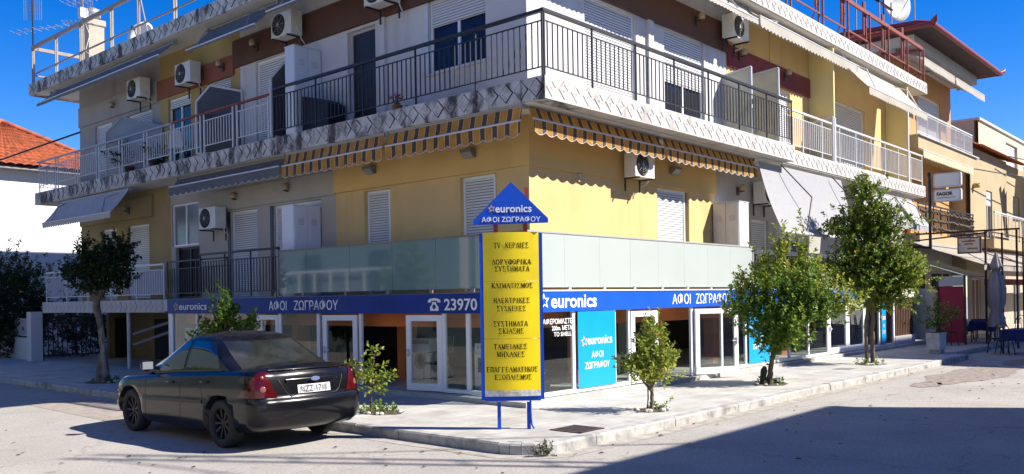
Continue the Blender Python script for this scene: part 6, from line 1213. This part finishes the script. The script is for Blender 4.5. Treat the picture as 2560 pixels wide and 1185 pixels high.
for lb, base, bl_, n_ in (('dark bush seen through the yard gate', (2.0, 23.2, .1), [(RV(-.3, 1.0), (1.3, 1.3, 1.1), 3), (RV(.9, .9), (1.0, 1.0, .9), 2)], 700), ('dark evergreen hedge mass behind the garden wall', (.9, 23.6, .1), [(RV(-1.0, 2.2), (1.3, 1.3, 1.5), 4), (RV(-.3, 1.8), (.8, .8, 1.2), 2), (RV(-2.2, 2.4), (1.4, 1.4, 1.7), 4), (RV(-1.4, .8), (1.2, .8, .7), 1.5)], 2200), ('loose taller shrub rising above the dark hedge', (.6, 25.2, .1), [(RV(-2.0, 3.6), (.4, .4, .8), 2), (RV(-2.1, 4.4), (.22, .22, .6), .8), (RV(-1.1, 3.6), (.3, .3, .4), 1), (RV(.3, 3.6), (.16, .16, .5), .5)], 170)):
    tree('hedge_shrub', lb, base, [([RV(0, 0), RV(-.2, 1.2), RV(-.5, 2.4)], [.06, .05, .02]), ([RV(0, .6), RV(.5, 2.0)], [.04, .02]), ([RV(0, .6), RV(-1.2, 1.8)], [.04, .02])], bl_, n_, 8, .11, mLEAFD, 40 + n_, .3, 'shrub', cname='foliage')
for lb, p0, p1, w_, mm_ in (('brown plank leaning in the dark space under the balcony', (1.6, 14.9, .14), (2.3, 13.6, 1.25), .35, M('plank_brown', (.16, .085, .04), .8, var=.2)), ('pale thin board leaning in the dark space under the balcony', (1.0, 13.9, .14), (1.5, 13.2, .95), .08, mSTONE)):
    m = MB(); m.bar(p0, p1, w_, .03, up=(1, 0, .3)); tag(m.build('plank', mm_), lb, 'plank')
m = MB(); m.tube([(.85, 19.9, 7.6), (-.5, 24, 6.9), (-3, 33, 5.9)], .03, 6); tag(m.build('service_cable', mBLK), 'thick black cable running from the left building corner over the tiled roof', 'cable')
for i, (x, y, h_, lb) in enumerate(((.35, 15.4, .5, 'green potted plant at the left white railing'), (.35, 13.9, .35, 'low spreading potted plant at the left white railing'))):
    t = thing('potted_plant', lb, 'potted plant', (x, y, 5.69)); m = MB(); m.lathe([(.11, 0), (.14, .22), (.145, .22)], (x, y, 5.69), 12); m.build('pot', M('pot_dark', (.05, .04, .035), .7, var=.1), t); m = MB(); leaf_cloud(m, random.Random(50 + i), [((x, y, 5.95 + h_ * .5), (.25, .35, h_ * .6), 1)], 40, 7, .1, .4); m.build('foliage', mLEAFD, t)
# ---------------------------------------------------------------- across the streets (out of the picture; they shade the road and stand in the glass)
def block(label, x0, x1, y0, y1, h, mat, f, wins, name='opposite_house'):
    t = thing(name, label, 'house', ((x0 + x1) / 2, (y0 + y1) / 2, 0)); m = MB(); m.box(x0, x1, y0, y1, 0, h); m.box(x0 - .1, x1 + .1, y0 - .1, y1 + .1, h, h + .15); m.build('wall', mat, t)
    for (a0, a1, z0, z1) in wins:
        m = MB()
        if f == 'x': m.box(x1 + .01, x1 + .04, a0, a1, z0, z1)
        else: m.box(a0, a1, y1 + .01, y1 + .04, z0, z1)
        m.build('window', mGLD, t)
    return t
block('low house across the right street that shades the near road', -4, 8.8, -22, -12.2, 8.35, mGRY, 'y', [(-2, -.5, 1, 2.6), (2, 3.5, 1, 2.6), (6, 7.4, 1, 2.6)])
block('lower house next to it across the right street', 8.9, 20, -22, -12.2, 4.2, mCRE, 'y', [(10, 11.5, 1, 2.5), (14, 15.5, 1, 2.5)])
block('tall house across the right street opposite the cafe', 21.2, 44, -24, -12.2, 12.4, mWHT, 'y', [(22, 24, 1, 3), (28, 30, 1, 3), (28, 30, 4.5, 6.5)])
ob = block('cream house across the left street with white balcony', -26, -14.2, -4.5, 9, 9.4, M('opposite_cream', (.42, .39, .32), .85, var=.05), 'x', [(-3.5, -2, .8, 2.2), (2, 3.4, .2, 2.3), (5, 6.4, .9, 2.2), (-3, -1.6, 4, 5.8), (3, 4.5, 4, 5.8)])
m = MB(); m.box(-14.2, -13.0, -1.5, 8.5, 3.0, 3.25); m.build('balcony_slab', mWHT, ob); m = MB(); m.box(-13.06, -13.0, -1.5, 8.5, 4.1, 4.17)
for k in range(9): m.box(-13.06, -13.0, -1.5 + k * 1.24, -1.44 + k * 1.24, 3.25, 4.1)
m.build('balcony_railing', mWMET, ob)
ob = block('grey house farther along the left street with white balcony', -26, -14.4, 9.6, 30, 9.2, M('opposite_grey', (.13, .18, .19), .85, var=.05), 'x', [(20, 21.4, 2.2, 4.2), (25, 26.4, 2.2, 4.2)])
m = MB(); m.box(-14.4, -14.2, 12.2, 14.6, 2.2, 9); m.box(-14.4, -14.3, 15.2, 15.6, 2.2, 6); m.build('pale_bay', mWHT, ob); m = MB(); m.box(-14.2, -14.14, 19, 29, 3.3, 3.42); m.box(-14.2, -14.14, 19, 29, 2.2, 2.3)
for k in range(9): m.box(-14.2, -14.14, 19 + k * 1.24, 19.1 + k * 1.24, 2.3, 3.3)
m.build('balcony_railing', mWMET, ob)
tree('street_tree', 'leafy street tree farther along the left street', (-13.4, 17.5, 0), [([(0, 0, 0), (.05, 0, 1.4), (0, .1, 2.6)], [.12, .1, .05])], [((0, 0, 3.2), (.7, 1.3, 1.2), 1)], 260, 8, .16, mLEAF, 62)
block('pale house far down the right street', 50, 62, -11, .5, 6.5, M('far_pale', (.4, .37, .32), .85, var=.08), 'x', [], 'far_house')
tree('street_tree', 'leafy street tree across the left street', (-12.9, 6.5, 0), [([(0, 0, 0), (.05, 0, 1.4), (0, .1, 2.6)], [.12, .1, .05])], [((0, 0, 2.9), (1.1, 1.1, .9), 1)], 260, 8, .16, mLEAF, 61)
t = thing('antenna_mast', 'tall double pole aerial mast on the low house across the right street', 'antenna', (2.8, -13.2, 8.4)); m = MB()
for x in (2.7, 3.05): m.tube([(x, -13.2, 8.4), (x, -13.2, 15.3)], .05, 6)
for k in range(7): m.tube([(2.7, -13.2, 9 + k * .9), (3.05, -13.2, 9.4 + k * .9)], .03, 5)
m.build('mast', mGMET, t); m = MB(); m.tube([(2.8, -13.2, 15.1), (.4, -14.6, 8.4)], .03, 5); m.tube([(2.9, -13.2, 14.2), (5.2, -13.2, 8.4)], .03, 5); m.build('stay', mGMET, t)
m = MB(); rnd = random.Random(77)
for k in range(150):
    if k < 90: x, y = rnd.uniform(-8, 14), rnd.uniform(-5.5, -2.8)
    else: x, y = rnd.uniform(-7.5, -3.4), rnd.uniform(-3.5, 6)
    a, s_ = rnd.uniform(0, 6.28), rnd.uniform(.02, .05); u, v = Vector((math.cos(a), math.sin(a), 0)) * s_, Vector((-math.sin(a), math.cos(a), 0)) * s_ * .5; c = Vector((x, y, .012))
    m.add([c - u, c + v + Z * .012, c + u, c - v], [(0, 1, 2, 3)])
tag(m.build('fallen_leaves', leafmat('dry_leaf', (.05, .035, .02), (.11, .08, .035), (.2, .15, .06))), 'scattered dry leaves and bits lying on the asphalt', 'leaf litter', kind='stuff')
bpy.context.view_layer.update()
